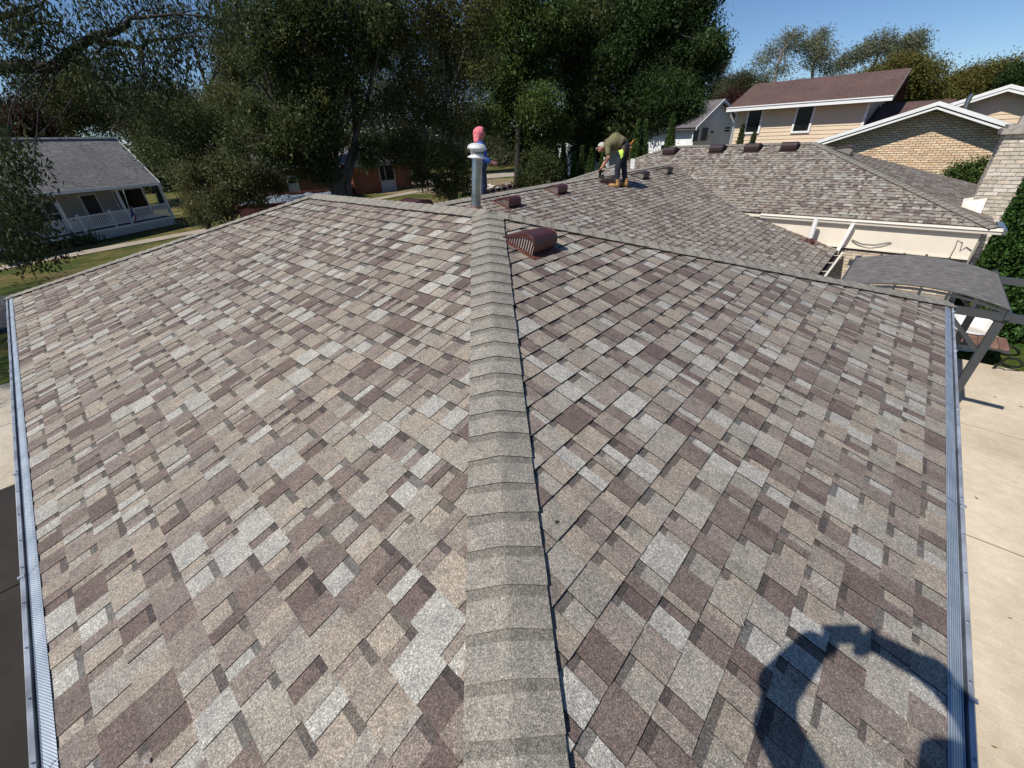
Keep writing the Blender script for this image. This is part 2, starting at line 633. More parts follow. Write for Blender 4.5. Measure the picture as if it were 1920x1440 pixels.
# ================================================================== SETTING
def sheet(name, poly, z, mat, kind='structure', parent=None):
    mb = MB()
    mb.poly([(x, y, z) for x, y in poly], 0)
    return mb.build(name, mat, parent, kind)


sheet('ground', [(-700, -700), (700, -700), (700, 700), (-700, 700)], GZ - .03, M['lawn'])


def slab_field(name, x0, x1, y0, y1, nx, ny, z, mat, joint_mat, gap=.028):
    """concrete flatwork: a bed with separate slabs, joints recessed"""
    bed = sheet(name, [(x0, y0), (x1, y0), (x1, y1), (x0, y1)], z - .012, joint_mat)
    for i in range(nx):
        for j in range(ny):
            a0, a1 = x0 + (x1 - x0) * i / nx, x0 + (x1 - x0) * (i + 1) / nx
            b0, b1 = y0 + (y1 - y0) * j / ny, y0 + (y1 - y0) * (j + 1) / ny
            mb = MB()
            mb.abox(a0 + gap / 2, a1 - gap / 2, b0 + gap / 2, b1 - gap / 2, z - .01, z + random.uniform(0, .003))
            mb.build('slab', mat, bed)
    return bed


slab_field('patio', 1.0, 13.4, -12.0, .9, 4, 4, GZ, M['concrete'], M['dark_gap'])
slab_field('driveway', -9.0, 0.5, 10.62, 16.0, 3, 2, GZ, M['concrete_left'], M['dark_gap'])
slab_field('sealed_driveway', -9.0, 0.5, -6.0, 10.5, 3, 6, GZ, M['sealed'], M['dark_gap'])
# kerb strip between the two
_k = MB(); _k.abox(-9, .5, 10.5, 10.6, GZ - .02, GZ + .02); _k.build('kerb', M['concrete_left'], kind='structure')
sheet('lawn', [(13.45, -14), (60, -14), (60, 9), (13.45, 9)], GZ - .018, M['lawn_green'])
# street in front of the house across, with pavement on its far side
def strip(name, p0, p1, w, z, mat):
    p0, p1 = np.array(p0, float), np.array(p1, float)
    d = (p1 - p0) / np.linalg.norm(p1 - p0)
    n = np.array((-d[1], d[0]))
    return sheet(name, [p0 - n * w / 2, p1 - n * w / 2, p1 + n * w / 2, p0 + n * w / 2], z, mat)


strip('street', (-30, 22.2), (60, 29.0), 6.0, GZ - .02, M['asphalt'])
sw_a, sw_b = np.array((-1.48, 35.0)), np.array((6.99, 36.75))
sd_ = (sw_b - sw_a) / np.linalg.norm(sw_b - sw_a)
walk = strip('pavement', sw_a - sd_ * 30, sw_a + sd_ * 60, 1.5, GZ - .022, M['dark_gap'])
_n2 = np.array((-sd_[1], sd_[0]))
for i in range(-12, 24):
    a = sw_a + sd_ * (i * 1.5)
    mb = MB()
    P0 = a + sd_ * .01 - _n2 * .74
    mb.box((P0[0], P0[1], GZ - .02), (*(sd_ * 1.48), 0), (*(_n2 * 1.48), 0), (0, 0, .03 + random.uniform(0, .006)))
    mb.build('slab', M['sidewalk'], walk)
# pale concrete and parched grass beyond the trees
strip('far_street', (22, 58.0), (75, 36.5), 7.0, GZ - .02, M['sidewalk'])
sheet('dry_lawn', [(27, 45.4), (31, 33), (46, 30), (52, 38), (30, 52)], GZ - .024, plain('parched_grass', (.26, .20, .10), .95, 0, .4, 4))

# ================================================================== THE HOUSE
W_, S_, LY = 3.781, .336, 11.23
RIDGE = W_ * S_
house = empty('house', (5, 4, GZ), 'single storey house seen from its hip, new grey and brown laminated shingle roof', 'house')
PAL = [((.385, .370, .336), 1.5), ((.322, .276, .226), 2.0), ((.276, .236, .200), 2.1), ((.236, .196, .171), 2.2),
       ((.188, .149, .130), 1.7), ((.150, .114, .101), .9), ((.292, .268, .226), 1.0), ((.325, .298, .258), 1.5)]
_pw = np.array([w for _, w in PAL]); _pw = _pw / _pw.sum()


_last = [-1]


def pick_tint(k=1.0, r=rng):
    i = r.choice(len(PAL), p=_pw)
    while i == _last[0]:
        i = r.choice(len(PAL), p=_pw)
    _last[0] = i
    return np.array(PAL[i][0]) * r.uniform(.92, 1.08) * k


EXP = .143
all_pieces = []          # (distance, verts3d polys, tints)


def shingle_plane(O, u, v, region, courses=None, k=1.0, seed=0, near=False, v_off=0.0):
    """O origin on the eave, u along courses, v up the slope (unit vectors), region = CCW polygon in (u, v)"""
    O, u, v = (np.array(t, float) for t in (O, u, v))
    n = np.cross(u, v)
    if n[2] < 0:
        n = -n
    r = np.random.default_rng(100 + seed)
    us = [p[0] for p in region]; vs = [p[1] for p in region]
    ncourse = int(math.ceil((max(vs) - min(vs)) / EXP)) + 1
    out = []
    for c in range(ncourse):
        v0 = min(vs) + c * EXP + v_off
        v1 = v0 + EXP + .014
        x = min(us) - r.uniform(0, .3)
        tab = bool(r.integers(2))
        while x < max(us):
            w = r.choice([.045, .062, .08, .10, .118, .135, .155, .18]) * r.uniform(.93, 1.07)
            if not tab:
                w = r.choice([.04, .055, .07, .09, .115]) * r.uniform(.93, 1.07)
            jit = r.normal(0, .0007)
            rect = [(x + .0008, v0 + jit), (x + w - .0008, v0 + jit), (x + w - .0008, v1), (x + .0008, v1)]
            poly = clip_convex(rect, region)
            if len(poly) >= 3 and area2(poly) > 2e-4:
                hb = .0116 + (.0040 if tab else 0) + r.uniform(-.0006, .0012)
                ht = .0010 + (.0038 if tab else 0)
                out.append((poly, v0, hb, ht, tab, pick_tint(k, r), r.random(), r.random()))
            x += w
            tab = not tab if r.random() < .88 else tab

    def emit(mb, piece):
        poly, v0, hb, ht, tab, tint, q1, q2 = piece

        def h(vv):
            return hb + (ht - hb) * min(max((vv - v0) / (EXP + .014), 0), 1)

        def P(q, z=None):
            return O + u * q[0] + v * q[1] + n * (h(q[1]) if z is None else z)
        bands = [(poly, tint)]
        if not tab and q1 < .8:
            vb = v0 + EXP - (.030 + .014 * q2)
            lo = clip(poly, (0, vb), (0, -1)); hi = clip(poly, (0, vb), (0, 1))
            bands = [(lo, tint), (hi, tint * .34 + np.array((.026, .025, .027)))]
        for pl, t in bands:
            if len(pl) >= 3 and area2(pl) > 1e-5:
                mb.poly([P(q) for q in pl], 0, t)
        for i in range(len(poly)):
            a, b = poly[i], poly[(i + 1) % len(poly)]
            if min(a[1], b[1]) > v0 + EXP * .98:
                continue
            mb.poly([P(a, -.001), P(b, -.001), P(b), P(a)], 0, (.030, .027, .026))
    return out, emit, lambda piece: O + u * np.mean([q[0] for q in piece[0]]) + v * np.mean([q[1] for q in piece[0]])


def deck(name, pts, parent, drop=.004, thick=.03):
    mb = MB()
    top = [np.array(p, float) - np.array((0, 0, drop)) for p in pts]
    bot = [p - np.array((0, 0, thick)) for p in top]
    mb.poly(top)
    mb.poly(bot[::-1])
    for i in range(len(top)):
        j = (i + 1) % len(top)
        mb.poly([top[j], top[i], bot[i], bot[j]])
    return mb.build(name, M['deck'], parent)


KS = math.sqrt(1 + S_ * S_)
# --- front wing (A): two hips, ridge along Y
P_near, P_far = (W_, W_, RIDGE), (W_, LY - W_, RIDGE)
roof = deck('roof', [(0, 0, 0), P_near, P_far, (0, LY, 0)][::-1], house)
roof_b_parts = [deck('roof', [(0, 0, 0), (2 * W_, 0, 0), P_near], house),
                deck('roof', [(2 * W_, 0, 0), (2 * W_, LY, 0), P_far, P_near], house),
                deck('roof', [(0, LY, 0), P_far, (2 * W_, LY, 0)], house)]
SL = W_ * KS
planes = []
# left slope: courses along -Y so that u x v points up
planes.append(shingle_plane((0, LY, 0), (0, -1, 0), (1 / KS, 0, S_ / KS), [(0, 0), (LY, 0), (LY - W_, SL), (W_, SL)], seed=1))
planes.append(shingle_plane((0, 0, 0), (1, 0, 0), (0, 1 / KS, S_ / KS), [(0, 0), (2 * W_, 0), (W_, SL)], seed=2))
backs = [shingle_plane((2 * W_, 0, 0), (0, 1, 0), (-1 / KS, 0, S_ / KS), [(0, 0), (LY, 0), (LY - W_, SL), (W_, SL)], seed=3),
         shingle_plane((2 * W_, LY, 0), (-1, 0, 0), (0, -1 / KS, S_ / KS), [(0, 0), (2 * W_, 0), (W_, SL)], seed=4)]
# --- rear wing (B): ridge along X, lower
SB, ZB, YB = .30, .866, 7.365
KB = math.sqrt(1 + SB * SB)
YE = 1.63; ZE = ZB - SB * (YB - YE)
b_poly = [(4.98, YB), (6.9, YE), (14.25, YE), (16.66, YB)]
roof_bw = deck('roof', [(x, y, ZB - SB * (YB - y)) for x, y in b_poly], house)
planes.append(shingle_plane((0, YE, ZE), (1, 0, 0), (0, 1 / KB, SB / KB), [(x, (y - YE) * KB) for x, y in b_poly], seed=5, k=1.0))
YB2 = YB + 5.6
bb = [(4.98, YB), (16.66, YB), (14.0, YB2), (7.0, YB2)]
deck('roof', [(x, y, ZB - SB * (y - YB)) for x, y in bb], house)
backs.append(shingle_plane((16.7, YB2, ZB - SB * (YB2 - YB)), (-1, 0, 0), (0, -1 / KB, SB / KB),
                           [(2.7, 0), (9.7, 0), (16.7 - 4.98, (YB2 - YB) * KB), (.04, (YB2 - YB) * KB)], seed=6))
# --- far wing (C): hipped, ridge along Y
SC, XE, ZC, DC = .34, 13.80, -.116, 4.25
KC = math.sqrt(1 + SC * SC)
YR0, YR1 = 3.43, 7.99
Y0, Y1 = YR0 - DC, YR1 + DC
ZCR = ZC + SC * DC
XR = XE + DC
roof_c = deck('roof', [(XE, Y1, ZC), (XE, Y0, ZC), (XR, YR0, ZCR), (XR, YR1, ZCR)], house)
deck('roof', [(XE, Y0, ZC), (XE + 2 * DC, Y0, ZC), (XR, YR0, ZCR)], house)
deck('roof', [(XE + 2 * DC, Y0, ZC), (XE + 2 * DC, Y1, ZC), (XR, YR1, ZCR), (XR, YR0, ZCR)], house)
deck('roof', [(XE + 2 * DC, Y1, ZC), (XE, Y1, ZC), (XR, YR1, ZCR)], house)
DS = DC * KC
planes.append(shingle_plane((XE, Y1, ZC), (0, -1, 0), (1 / KC, 0, SC / KC), [(0, 0), (Y1 - Y0, 0), (Y1 - YR0, DS), (Y1 - YR1, DS)], seed=7))
planes.append(shingle_plane((XE, Y0, ZC), (1, 0, 0), (0, 1 / KC, SC / KC), [(0, 0), (2 * DC, 0), (DC, DS)], seed=8, k=.92))
backs.append(shingle_plane((XE + 2 * DC, Y1, ZC), (-1, 0, 0), (0, -1 / KC, SC / KC), [(0, 0), (2 * DC, 0), (DC, DS)], seed=9))

# the 300 shingle tabs that show largest become single parts, the rest one part
cands = []
for pl, (pieces, emit, cen) in enumerate(planes):
    if pl > 1:
        continue
    for i, pc in enumerate(pieces):
        c = cen(pc)
        px = project(c)[0]
        if px[2] > .1 and -20 < px[0] < 1940 and 380 < px[1] < 1460:
            cands.append((area2(pc[0]) / px[2] ** 3, pl, i))
cands.sort(reverse=True)
single = {(pl, i) for _, pl, i in cands[:300]}
rest = MB()
shroof = {0: roof, 1: roof_b_parts[0]}
for pl, (pieces, emit, cen) in enumerate(planes):
    for i, pc in enumerate(pieces):
        if (pl, i) in single:
            mb = MB()
            emit(mb, pc)
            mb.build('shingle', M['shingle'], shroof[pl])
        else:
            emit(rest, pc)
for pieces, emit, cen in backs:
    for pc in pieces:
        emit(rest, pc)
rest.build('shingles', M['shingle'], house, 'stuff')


# hip and ridge caps: one folded piece after the other
CAPC = [np.array(c) for c in ((.285, .265, .228), (.305, .275, .235), (.268, .25, .215), (.30, .283, .245), (.272, .240, .212))]


def caps(a, b, n1, n2, parent, half=.15, lift=.021, start=0.0, r=np.random.default_rng(5), k=1.0):
    """cap pieces from low end a to high end b; n1, n2 = upward normals of the slopes left and right of a->b"""
    a, b = np.array(a, float), np.array(b, float)
    t = (b - a); L = np.linalg.norm(t); t /= L
    n1, n2 = np.array(n1, float), np.array(n2, float)
    n1 /= np.linalg.norm(n1); n2 /= np.linalg.norm(n2)
    s1 = np.cross(n1, t); s1 *= np.sign(s1 @ np.cross((0, 0, 1.), t)) or 1     # towards the left slope, downhill
    s2 = np.cross(n2, t); s2 *= -np.sign(s2 @ np.cross((0, 0, 1.), t)) or 1
    up = n1 + n2; up /= np.linalg.norm(up)
    m = int(L / EXP)
    for i in range(m):
        d0 = start + i * EXP
        d1 = min(d0 + EXP + .03, L)
        col = (CAPC[r.integers(len(CAPC))] * .5 + CAPC[0] * .5) * r.uniform(.95, 1.05) * k
        sk = r.normal(0, .003)
        hw = half + r.normal(0, .003)
        mb = MB()
        prof = [(s1, 1.0, n1), (s1, .5, n1), (s1, .12, up), (None, 0, up), (s2, .12, up), (s2, .5, n2), (s2, 1.0, n2)]

        def pt(d, j, h):
            s, f, nn = prof[j]
            q = a + t * (d + sk * f)
            if s is not None:
                q = q + s * hw * f
            return q + nn * h - up * (.002 if j == 3 else 0)
        hb, ht = lift + .010, lift + .003
        hm = hb + (ht - hb) * .62
        dm = d0 + EXP * .74
        for j in range(6):
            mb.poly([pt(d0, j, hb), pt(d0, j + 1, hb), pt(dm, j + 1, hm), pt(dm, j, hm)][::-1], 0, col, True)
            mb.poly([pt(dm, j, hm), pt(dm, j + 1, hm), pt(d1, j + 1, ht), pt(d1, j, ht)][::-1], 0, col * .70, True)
            mb.poly([pt(d0, j, .004), pt(d0, j + 1, .004), pt(d0, j + 1, hb), pt(d0, j, hb)][::-1], 0, (.03, .027, .026))
        for j in (0, 6):
            q = [pt(d0, j, .001), pt(d0, j, hb), pt(d1, j, ht), pt(d1, j, .001)]
            mb.poly(q if j == 0 else q[::-1], 0, (.03, .027, .026))
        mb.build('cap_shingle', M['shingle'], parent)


nL, nR, nE, nFar = (-S_, 0, 1), (0, -S_, 1), (S_, 0, 1), (0, S_, 1)
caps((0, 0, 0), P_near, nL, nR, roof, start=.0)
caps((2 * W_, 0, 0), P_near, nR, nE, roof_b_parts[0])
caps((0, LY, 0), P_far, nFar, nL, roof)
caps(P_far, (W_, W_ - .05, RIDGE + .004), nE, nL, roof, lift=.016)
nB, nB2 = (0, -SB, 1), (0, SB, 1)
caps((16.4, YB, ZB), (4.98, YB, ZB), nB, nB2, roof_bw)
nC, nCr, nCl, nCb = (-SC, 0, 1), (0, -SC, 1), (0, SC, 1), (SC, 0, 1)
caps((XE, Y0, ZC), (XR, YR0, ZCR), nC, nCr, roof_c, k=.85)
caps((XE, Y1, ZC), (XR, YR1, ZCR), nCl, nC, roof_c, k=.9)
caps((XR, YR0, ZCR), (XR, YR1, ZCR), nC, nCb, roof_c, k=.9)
# end piece where ridge and hips meet
mb = MB()
q = np.array(P_near)
mb.mesh([q + (0, .18, .022), q + (-.16, -.02, -.030), q + (-.10, -.16, -.040), q + (.10, -.16, -.040), q + (.17, -.02, -.032), q + (.14, .18, -.018), q + (0, -.02, .024)],
        [(0, 1, 6), (1, 2, 6), (2, 3, 6), (3, 4, 6), (4, 5, 6), (5, 0, 6)], 0, CAPC[1])
mb.build('cap_shingle', M['shingle'], roof)

# --- walls of the house
mb = MB()
mb.abox(.35, 7.2, .35, LY - .35, GZ, -.05)
mb.build('wall', M['brick_pale'], house)
mb = MB()
mb.abox(7.2, 14.0, YE + .4, YB2 - .4, GZ, ZE - .05)
mb.build('wall', M['brick_pale'], house)
XW = 13.87
mb = MB()
mb.abox(XW + .03, XE + 2 * DC - .1, Y0 + .12, Y1 - .3, GZ, -.2, 0)
wall_c = mb.build('wall', M['mortar'], house)
mb = MB()
mb.abox(XW - .01, XW + .029, Y0 + .16, 4.6, -.76, -.2)
mb.build('frieze_board', M['frieze'], house)
mb = MB()
mb.abox(XW - .035, XW + .02, Y0 + .16, 3.0, -.79, -.762)
mb.abox(XW - .025, XW - .011, Y0 + .16, 4.6, -.33, -.30)
mb.build('drip_trim', M['frieze'], house)
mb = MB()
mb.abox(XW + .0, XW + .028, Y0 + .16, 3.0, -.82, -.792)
mb.build('painted_shadow_line', M['dark_gap'], house)  # dark strip painted in for the shadow line under the frieze


def bricks(O, u, v, n, region, bl, bh, mor, parent, mat, cols, limit, r, depth=.012, name='brick', skip=None):
    """running bond clipped to a polygon in (u, v); first `limit` pieces are parts of their own"""
    O, u, v, n = (np.array(t, float) for t in (O, u, v, n))
    us = [p[0] for p in region]; vs = [p[1] for p in region]
    left = MB(); cnt = 0
    row = 0
    y = min(vs)
    items = []
    while y < max(vs):
        x = min(us) - (bl + mor) * (.5 if row % 2 else 0)
        while x < max(us):
            p = clip_convex([(x, y), (x + bl, y), (x + bl, y + bh), (x, y + bh)], region)
            if len(p) >= 3 and area2(p) > bl * bh * .15:
                items.append(p)
            x += bl + mor
        y += bh + mor
        row += 1
    for p in items:
        c = np.array(cols[r.integers(len(cols))]) * r.uniform(.9, 1.1)
        mid = O + u * p[0][0] + v * p[0][1]
        if skip and skip(mid):
            continue
        dd = depth + r.uniform(-.003, .003)
        mb = MB() if cnt < limit else left
        top = [O + u * q[0] + v * q[1] + n * dd for q in p]
        bot = [O + u * q[0] + v * q[1] for q in p]
        mb.poly(top, 0, c)
        for i in range(len(p)):
            j = (i + 1) % len(p)
            mb.poly([bot[i], bot[j], top[j], top[i]], 0, c * .9)
        if cnt < limit:
            mb.build(name, mat, parent)
        cnt += 1
    if left.f:
        left.build(name + 's', mat, parent, 'stuff')
    return cnt


rb = np.random.default_rng(11)
# bricks of the far wing below the frieze: u along -Y so that u x v = -X
bricks((XW + .03, 2.9, -1.62), (0, -1, 0), (0, 0, 1), (-1, 0, 0), [(0, 0), (3.55, 0), (3.55, .76), (0, .76)], .20, .062, .011,
       wall_c, M['brick_pale'], [(1, .97, .9), (.95, .88, .8), (1.06, 1, .92), (.98, .86, .76), (1.05, .95, .80)], 170, rb)

# --- chimney at the far wing's end
chx0, chx1, chy0, chy1 = 15.25, 16.0, -.97, -.40
cz0, cz1 = -2.0, 1.50
mb = MB(); mb.abox(chx0 + .015, chx1, chy0, chy1, GZ, cz1)
chimney = mb.build('chimney', M['mortar'], house)
bcols = [(1.02, 1.04, 1.06), (.90, .90, .88), (1.12, 1.14, 1.16), (.82, .80, .78), (1.0, .97, .92)]
bricks((chx0 + .015, chy1, -1.0), (0, -1, 0), (0, 0, 1), (-1, 0, 0), [(0, 0), (chy1 - chy0, 0), (chy1 - chy0, cz1 + 1.0), (0, cz1 + 1.0)], .21, .066, .012,
       chimney, M['brick_pale'], bcols, 110, rb, .016)
left_mb = MB()
bricks((chx1, chy1, -.4), (-1, 0, 0), (0, 0, 1), (0, 1, 0), [(0, 0), (chx1 - chx0, 0), (chx1 - chx0, cz1 + .4), (0, cz1 + .4)], .21, .066, .012,
       chimney, M['brick_pale'], bcols, 20, rb, .014)
mb = MB()
mb.abox(chx0 - .10, chx1 + .1, chy0 - .1, chy1 + .1, cz1, cz1 + .10)
mb.abox(chx0 - .04, chx1 + .04, chy0 - .04, chy1 + .04, cz1 + .10, cz1 + .17)
mb.abox(chx0 + .15, chx0 + .4, chy0 + .1, chy1 - .1, cz1 + .17, cz1 + .32)
mb.build('chimney_cap', M['stone_cap'], chimney)
# metal saddle where roof and chimney meet
mb = MB()
zr = lambda y: ZC + SC * (y - Y0)
fx0, fx1, fy0, fy1 = 14.98, 15.40, -.60, -.24
mb.mesh([(fx0, fy0, zr(fy0) + .02), (fx1, fy0, zr(fy0) + .02), (fx1, fy1, zr(fy1) + .02), (fx0, fy1, zr(fy1) + .02),
         (fx0 + .25, fy0, zr(fy0) + .30), (fx1, fy0, zr(fy0) + .36), (fx1, fy1, zr(fy1) + .14), (fx0 + .25, fy1, zr(fy1) + .10)],
        [(0, 4, 7, 3), (4, 5, 6, 7), (0, 1, 5, 4), (2, 3, 7, 6)])
mb.build('chimney_flashing', M['cream'], chimney)


# --- gutters with leaf guards along the two near eaves
def gutter_run(a, along, out, L, panel, mats_parent):
    a, along, out = (np.array(t, float) for t in (a, along, out))

    def P(s, d, z): return a + along * s + out * d + np.array((0, 0, z))
    # trough and lip
    prof = [(-.015, -.03), (.044, -.018), (.046, -.034), (.056, -.034), (.0565, -.002), (.071, .0), (.078, -.010), (.078, -.03), (.066, -.05), (.058, -.10), (.05, -.112), (-.015, -.112)]
    mb = MB()
    ns = max(2, int(L / 1.2))
    for k in range(ns):
        s0, s1 = L * k / ns, L * (k + 1) / ns
        w0 = .0015 * math.sin(k * 1.7); w1 = .0015 * math.sin((k + 1) * 1.7)
        for i in range(len(prof) - 1):
            (d0, z0), (d1, z1) = prof[i], prof[i + 1]
            mb.poly([P(s0, d0 + w0, z0), P(s0, d1 + w0, z1), P(s1, d1 + w1, z1), P(s1, d0 + w1, z0)], 1 if i in (2,) else 0)
    for s in (0, L):
        mb.poly([P(s, d, z) for d, z in prof], 0)
    g = mb.build('gutter', [M['alu'], M['alu_dark']], house)
    npan = int(math.ceil(L / panel))
    for k in range(npan):
        s0, s1 = k * panel, min(L, (k + 1) * panel) - .004
        dz = random.uniform(0, .0025)
        m2 = MB()
        pr = [(-.010, .0215 + dz), (.002, .0195 + dz), (.038, -.004 + dz), (.0425, -.002 + dz), (.0445, -.010 + dz)]
        for i in range(len(pr) - 1):
            (d0, z0), (d1, z1) = pr[i], pr[i + 1]
            m2.poly([P(s0, d0, z0), P(s0, d1, z1), P(s1, d1, z1), P(s1, d0, z0)], 0)
        m2.build('leaf_guard', M['guard'], g)
        # small fixing screws and the tab at each joint on the lip
    m3 = MB()
    for k in range(int(L / .30)):
        s = .12 + k * .30 + random.uniform(-.02, .02)
        m3.tube([P(s, .0635, .0005), P(s, .0635, .004)], .0045, 6)
    m3.build('gutter_screws', M['galv'], g, 'stuff')
    for k in range(1, npan):
        s = k * panel
        m4 = MB()
        m4.box(P(s - .012, .055, -.002), along * .02, out * .026, (0, 0, .006))
        m4.build('gutter_strap', M['alu'], g)
    return g


gutter_run((0, -.05, 0), (0, 1, 0), (-1, 0, 0), LY + .13, 1.22, house)
gutter_run((-.05, 0, 0), (1, 0, 0), (0, -1, 0), 2 * W_ + .06, 1.22, house)
# fascia
mb = MB()
mb.abox(.016, .036, .03, LY - .03, -.18, -.03); mb.abox(.04, 2 * W_ - .03, .016, .036, -.18, -.03)
mb.build('fascia', M['cream'], house)
mb = MB(); mb.abox(.037, .34, .037, LY - .04, -.20, -.185); mb.abox(.35, 2 * W_ - .1, .037, .34, -.20, -.185)
mb.build('soffit', M['cream'], house)

# open gutter of the rear wing: dark inside, cream lip, hangers
gx0, gx1 = 8.6, 13.78
mb = MB()
for (y0, z0, y1, z1, mm) in [(YE + .03, ZE + .01, YE + .025, ZE - .10, 1), (YE + .025, ZE - .10, YE - .10, ZE - .10, 1), (YE - .10, ZE - .10, YE - .115, ZE - .02, 1),
                             (YE - .105, ZE - .02, YE - .15, ZE - .015, 0), (YE - .15, ZE - .015, YE - .15, ZE - .05, 0), (YE - .15, ZE - .05, YE - .11, ZE - .125, 2), (YE - .11, ZE - .125, YE + .03, ZE - .125, 2)]:
    mb.poly([(gx0, y0, z0), (gx0, y1, z1), (gx1, y1, z1), (gx1, y0, z0)], mm)
gut_b = mb.build('gutter', [M['cream'], M['black'], M['dark_gap']], house)
for i in range(6):
    x = 9.3 + i * .8
    m2 = MB(); m2.tube([(x, YE + .02, ZE - .01), (x + .02, YE - .03, ZE - .03), (x - .02, YE - .07, ZE - .01), (x, YE - .12, ZE - .01)], .008, 6)
    m2.build('gutter_hanger', M['cream'], gut_b)
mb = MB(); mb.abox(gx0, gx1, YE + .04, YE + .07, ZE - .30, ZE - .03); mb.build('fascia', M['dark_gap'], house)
# far wing gutter: cream, two rolled edges
mb = MB()
gy0, gy1 = Y0 - .10, 3.52
for (x0, z0, x1, z1) in [(XE + .02, ZC + .0, XE - .01, ZC - .015), (XE - .01, ZC - .015, XE - .075, ZC - .015), (XE - .075, ZC - .015, XE - .085, ZC - .045),
                         (XE - .085, ZC - .045, XE - .06, ZC - .055), (XE - .06, ZC - .055, XE - .05, ZC - .115), (XE - .05, ZC - .115, XE - .0, ZC - .125), (XE - .0, ZC - .125, XW + .03, ZC - .125)]:
    mb.poly([(x0, gy0, z0), (x1, gy0, z1), (x1, gy1, z1), (x0, gy1, z0)])
for y in (gy0, gy1):
    mb.poly([(XE + .02, y, ZC), (XE - .075, y, ZC - .015), (XE - .085, y, ZC - .045), (XE - .05, y, ZC - .115), (XW, y, ZC - .125)])
mb.build('gutter', M['cream'], house)
mb = MB(); mb.abox(XE + .0, XE + .03, gy0, 5.0, ZC - .10, ZC - .02); mb.build('fascia', M['frieze'], house)
# gable-end gutter stub round the far corner and its strap
mb = MB(); mb.abox(XE - .05, XE + 1.0, Y0 - .16, Y0 - .06, ZC - .11, ZC - .015); mb.build('gutter', M['galv'], house)
# downspout from the far gutter to the open one
mb = MB()
dsx = XE - .09
yds = onX(1592, 440, dsx)[1]
mb.bar((dsx, yds, ZC - .09), (dsx - .02, YE - .02, ZE + .02), .075, .06)
mb.build('downspout', M['pvc'], house)

# ================================================================== ROOF VENTS, PIPES
def roof_vent(loc, slope_down, normal, scale, label, mats, group, yaw=0.0):
    """slant-back box vent: flange, hood with rounded brow, louvred sides"""
    e = empty('roof_vent', loc, label, 'roof vent', group)
    d = np.array(slope_down, float); d /= np.linalg.norm(d)
    n = np.array(normal, float); n /= np.linalg.norm(n)
    s = np.cross(n, d)
    m = Matrix(((d[0], s[0], n[0]), (d[1], s[1], n[1]), (d[2], s[2], n[2])))
    e.rotation_euler = (m @ Matrix.Rotation(yaw, 3, 'Z')).to_euler()
    e.scale = (scale,) * 3
    # local: x down the slope, y across, z off the roof
    hw = .16
    mb = MB(); mb.abox(-.22, .23, -.19, .19, .010, .016)
    mb.build('flange', mats[1], e, local=True)
    top = [(-.20, .018), (-.185, .030), (.02, .152), (.105, .170), (.135, .166), (.158, .152), (.172, .128), (.178, .095), (.178, .045)]
    mb = MB()
    for i in range(len(top) - 1):
        (x0, z0), (x1, z1) = top[i], top[i + 1]
        mb.poly([(x0, -hw, z0), (x1, -hw, z1), (x1, hw, z1), (x0, hw, z0)], 0, None, i > 2)
        # turned-down lip along both sides
        for sg in (-1, 1):
            q = [(x0, sg * hw, z0), (x1, sg * hw, z1), (x1, sg * hw, z1 - .032 if i < 6 else z1), (x0, sg * hw, max(z0 - .032, .018) if i < 6 else z0)]
            mb.poly(q if sg < 0 else q[::-1])
            q2 = [(x, y - sg * .004, z) for x, y, z in q]
            mb.poly(q2[::-1] if sg < 0 else q2)
    hood = mb.build('hood', mats[0], e, local=True)
    for sg in (-1, 1):                                  # rolled edge
        mb = MB()
        mb.tube([(x, sg * hw, z) for x, z in top[1:]], .0055, 6)
        mb.build('hood_rim', mats[0], hood)
    mb = MB()
    mb.poly([(.165, -hw + .01, .016), (.165, hw - .01, .016), (.176, hw, .05), (.176, -hw, .05)])
    mb.build('skirt', mats[3], e, local=True)
    for sg in (-1, 1):
        mb = MB()
        y = sg * (hw - .012)
        pts = [(-.17, y, .018), (.165, y, .018), (.165, y, .13), (.03, y, .150)]
        mb.poly(pts if sg < 0 else pts[::-1], 0)
        k = 11
        for i in range(k):
            x = -.13 + i * .0275
            zt = min(.02 + (x + .18) * .62, .14)
            mb.abox(x, x + .010, min(y, y + sg * .009), max(y, y + sg * .009), .018, zt, 1)
        mb.build('louvre', [mats[2], mats[0]], e, local=True)
    mb = MB(); mb.abox(-.13, .15, -hw + .03, hw - .03, .017, .05)
    mb.build('throat', M['black'], e, local=True)
    return e


VM = (M['maroon'], M['maroon_dull'], M['slat_light'], M['brown_vent'])
VD = (M['brown_vent'], M['brown_vent'], M['brown_vent'], M['brown_vent'])
VC = (M['brown_vent'], M['brown_vent'], M['slat_light'], M['brown_vent'])
dR, dB, dC = (0, -1, -S_), (0, -1, -SB), (-1, 0, -SC)
zR = lambda y: S_ * y
zB = lambda y: ZB - SB * (YB - y)
roof_vent((3.64, 3.14, zR(3.14)), dR, nR, .98, 'largest maroon slant-back roof vent, on the near triangular slope beside the hip', VM, 'roof vents on the near wings')


def onB(px, py): return on_plane(px, py, (0, YB, ZB), nB)
def onC(px, py): return on_plane(px, py, (XE, 0, ZC), nC)
def onR(px, py): return on_plane(px, py, (0, 0, 0), nR)


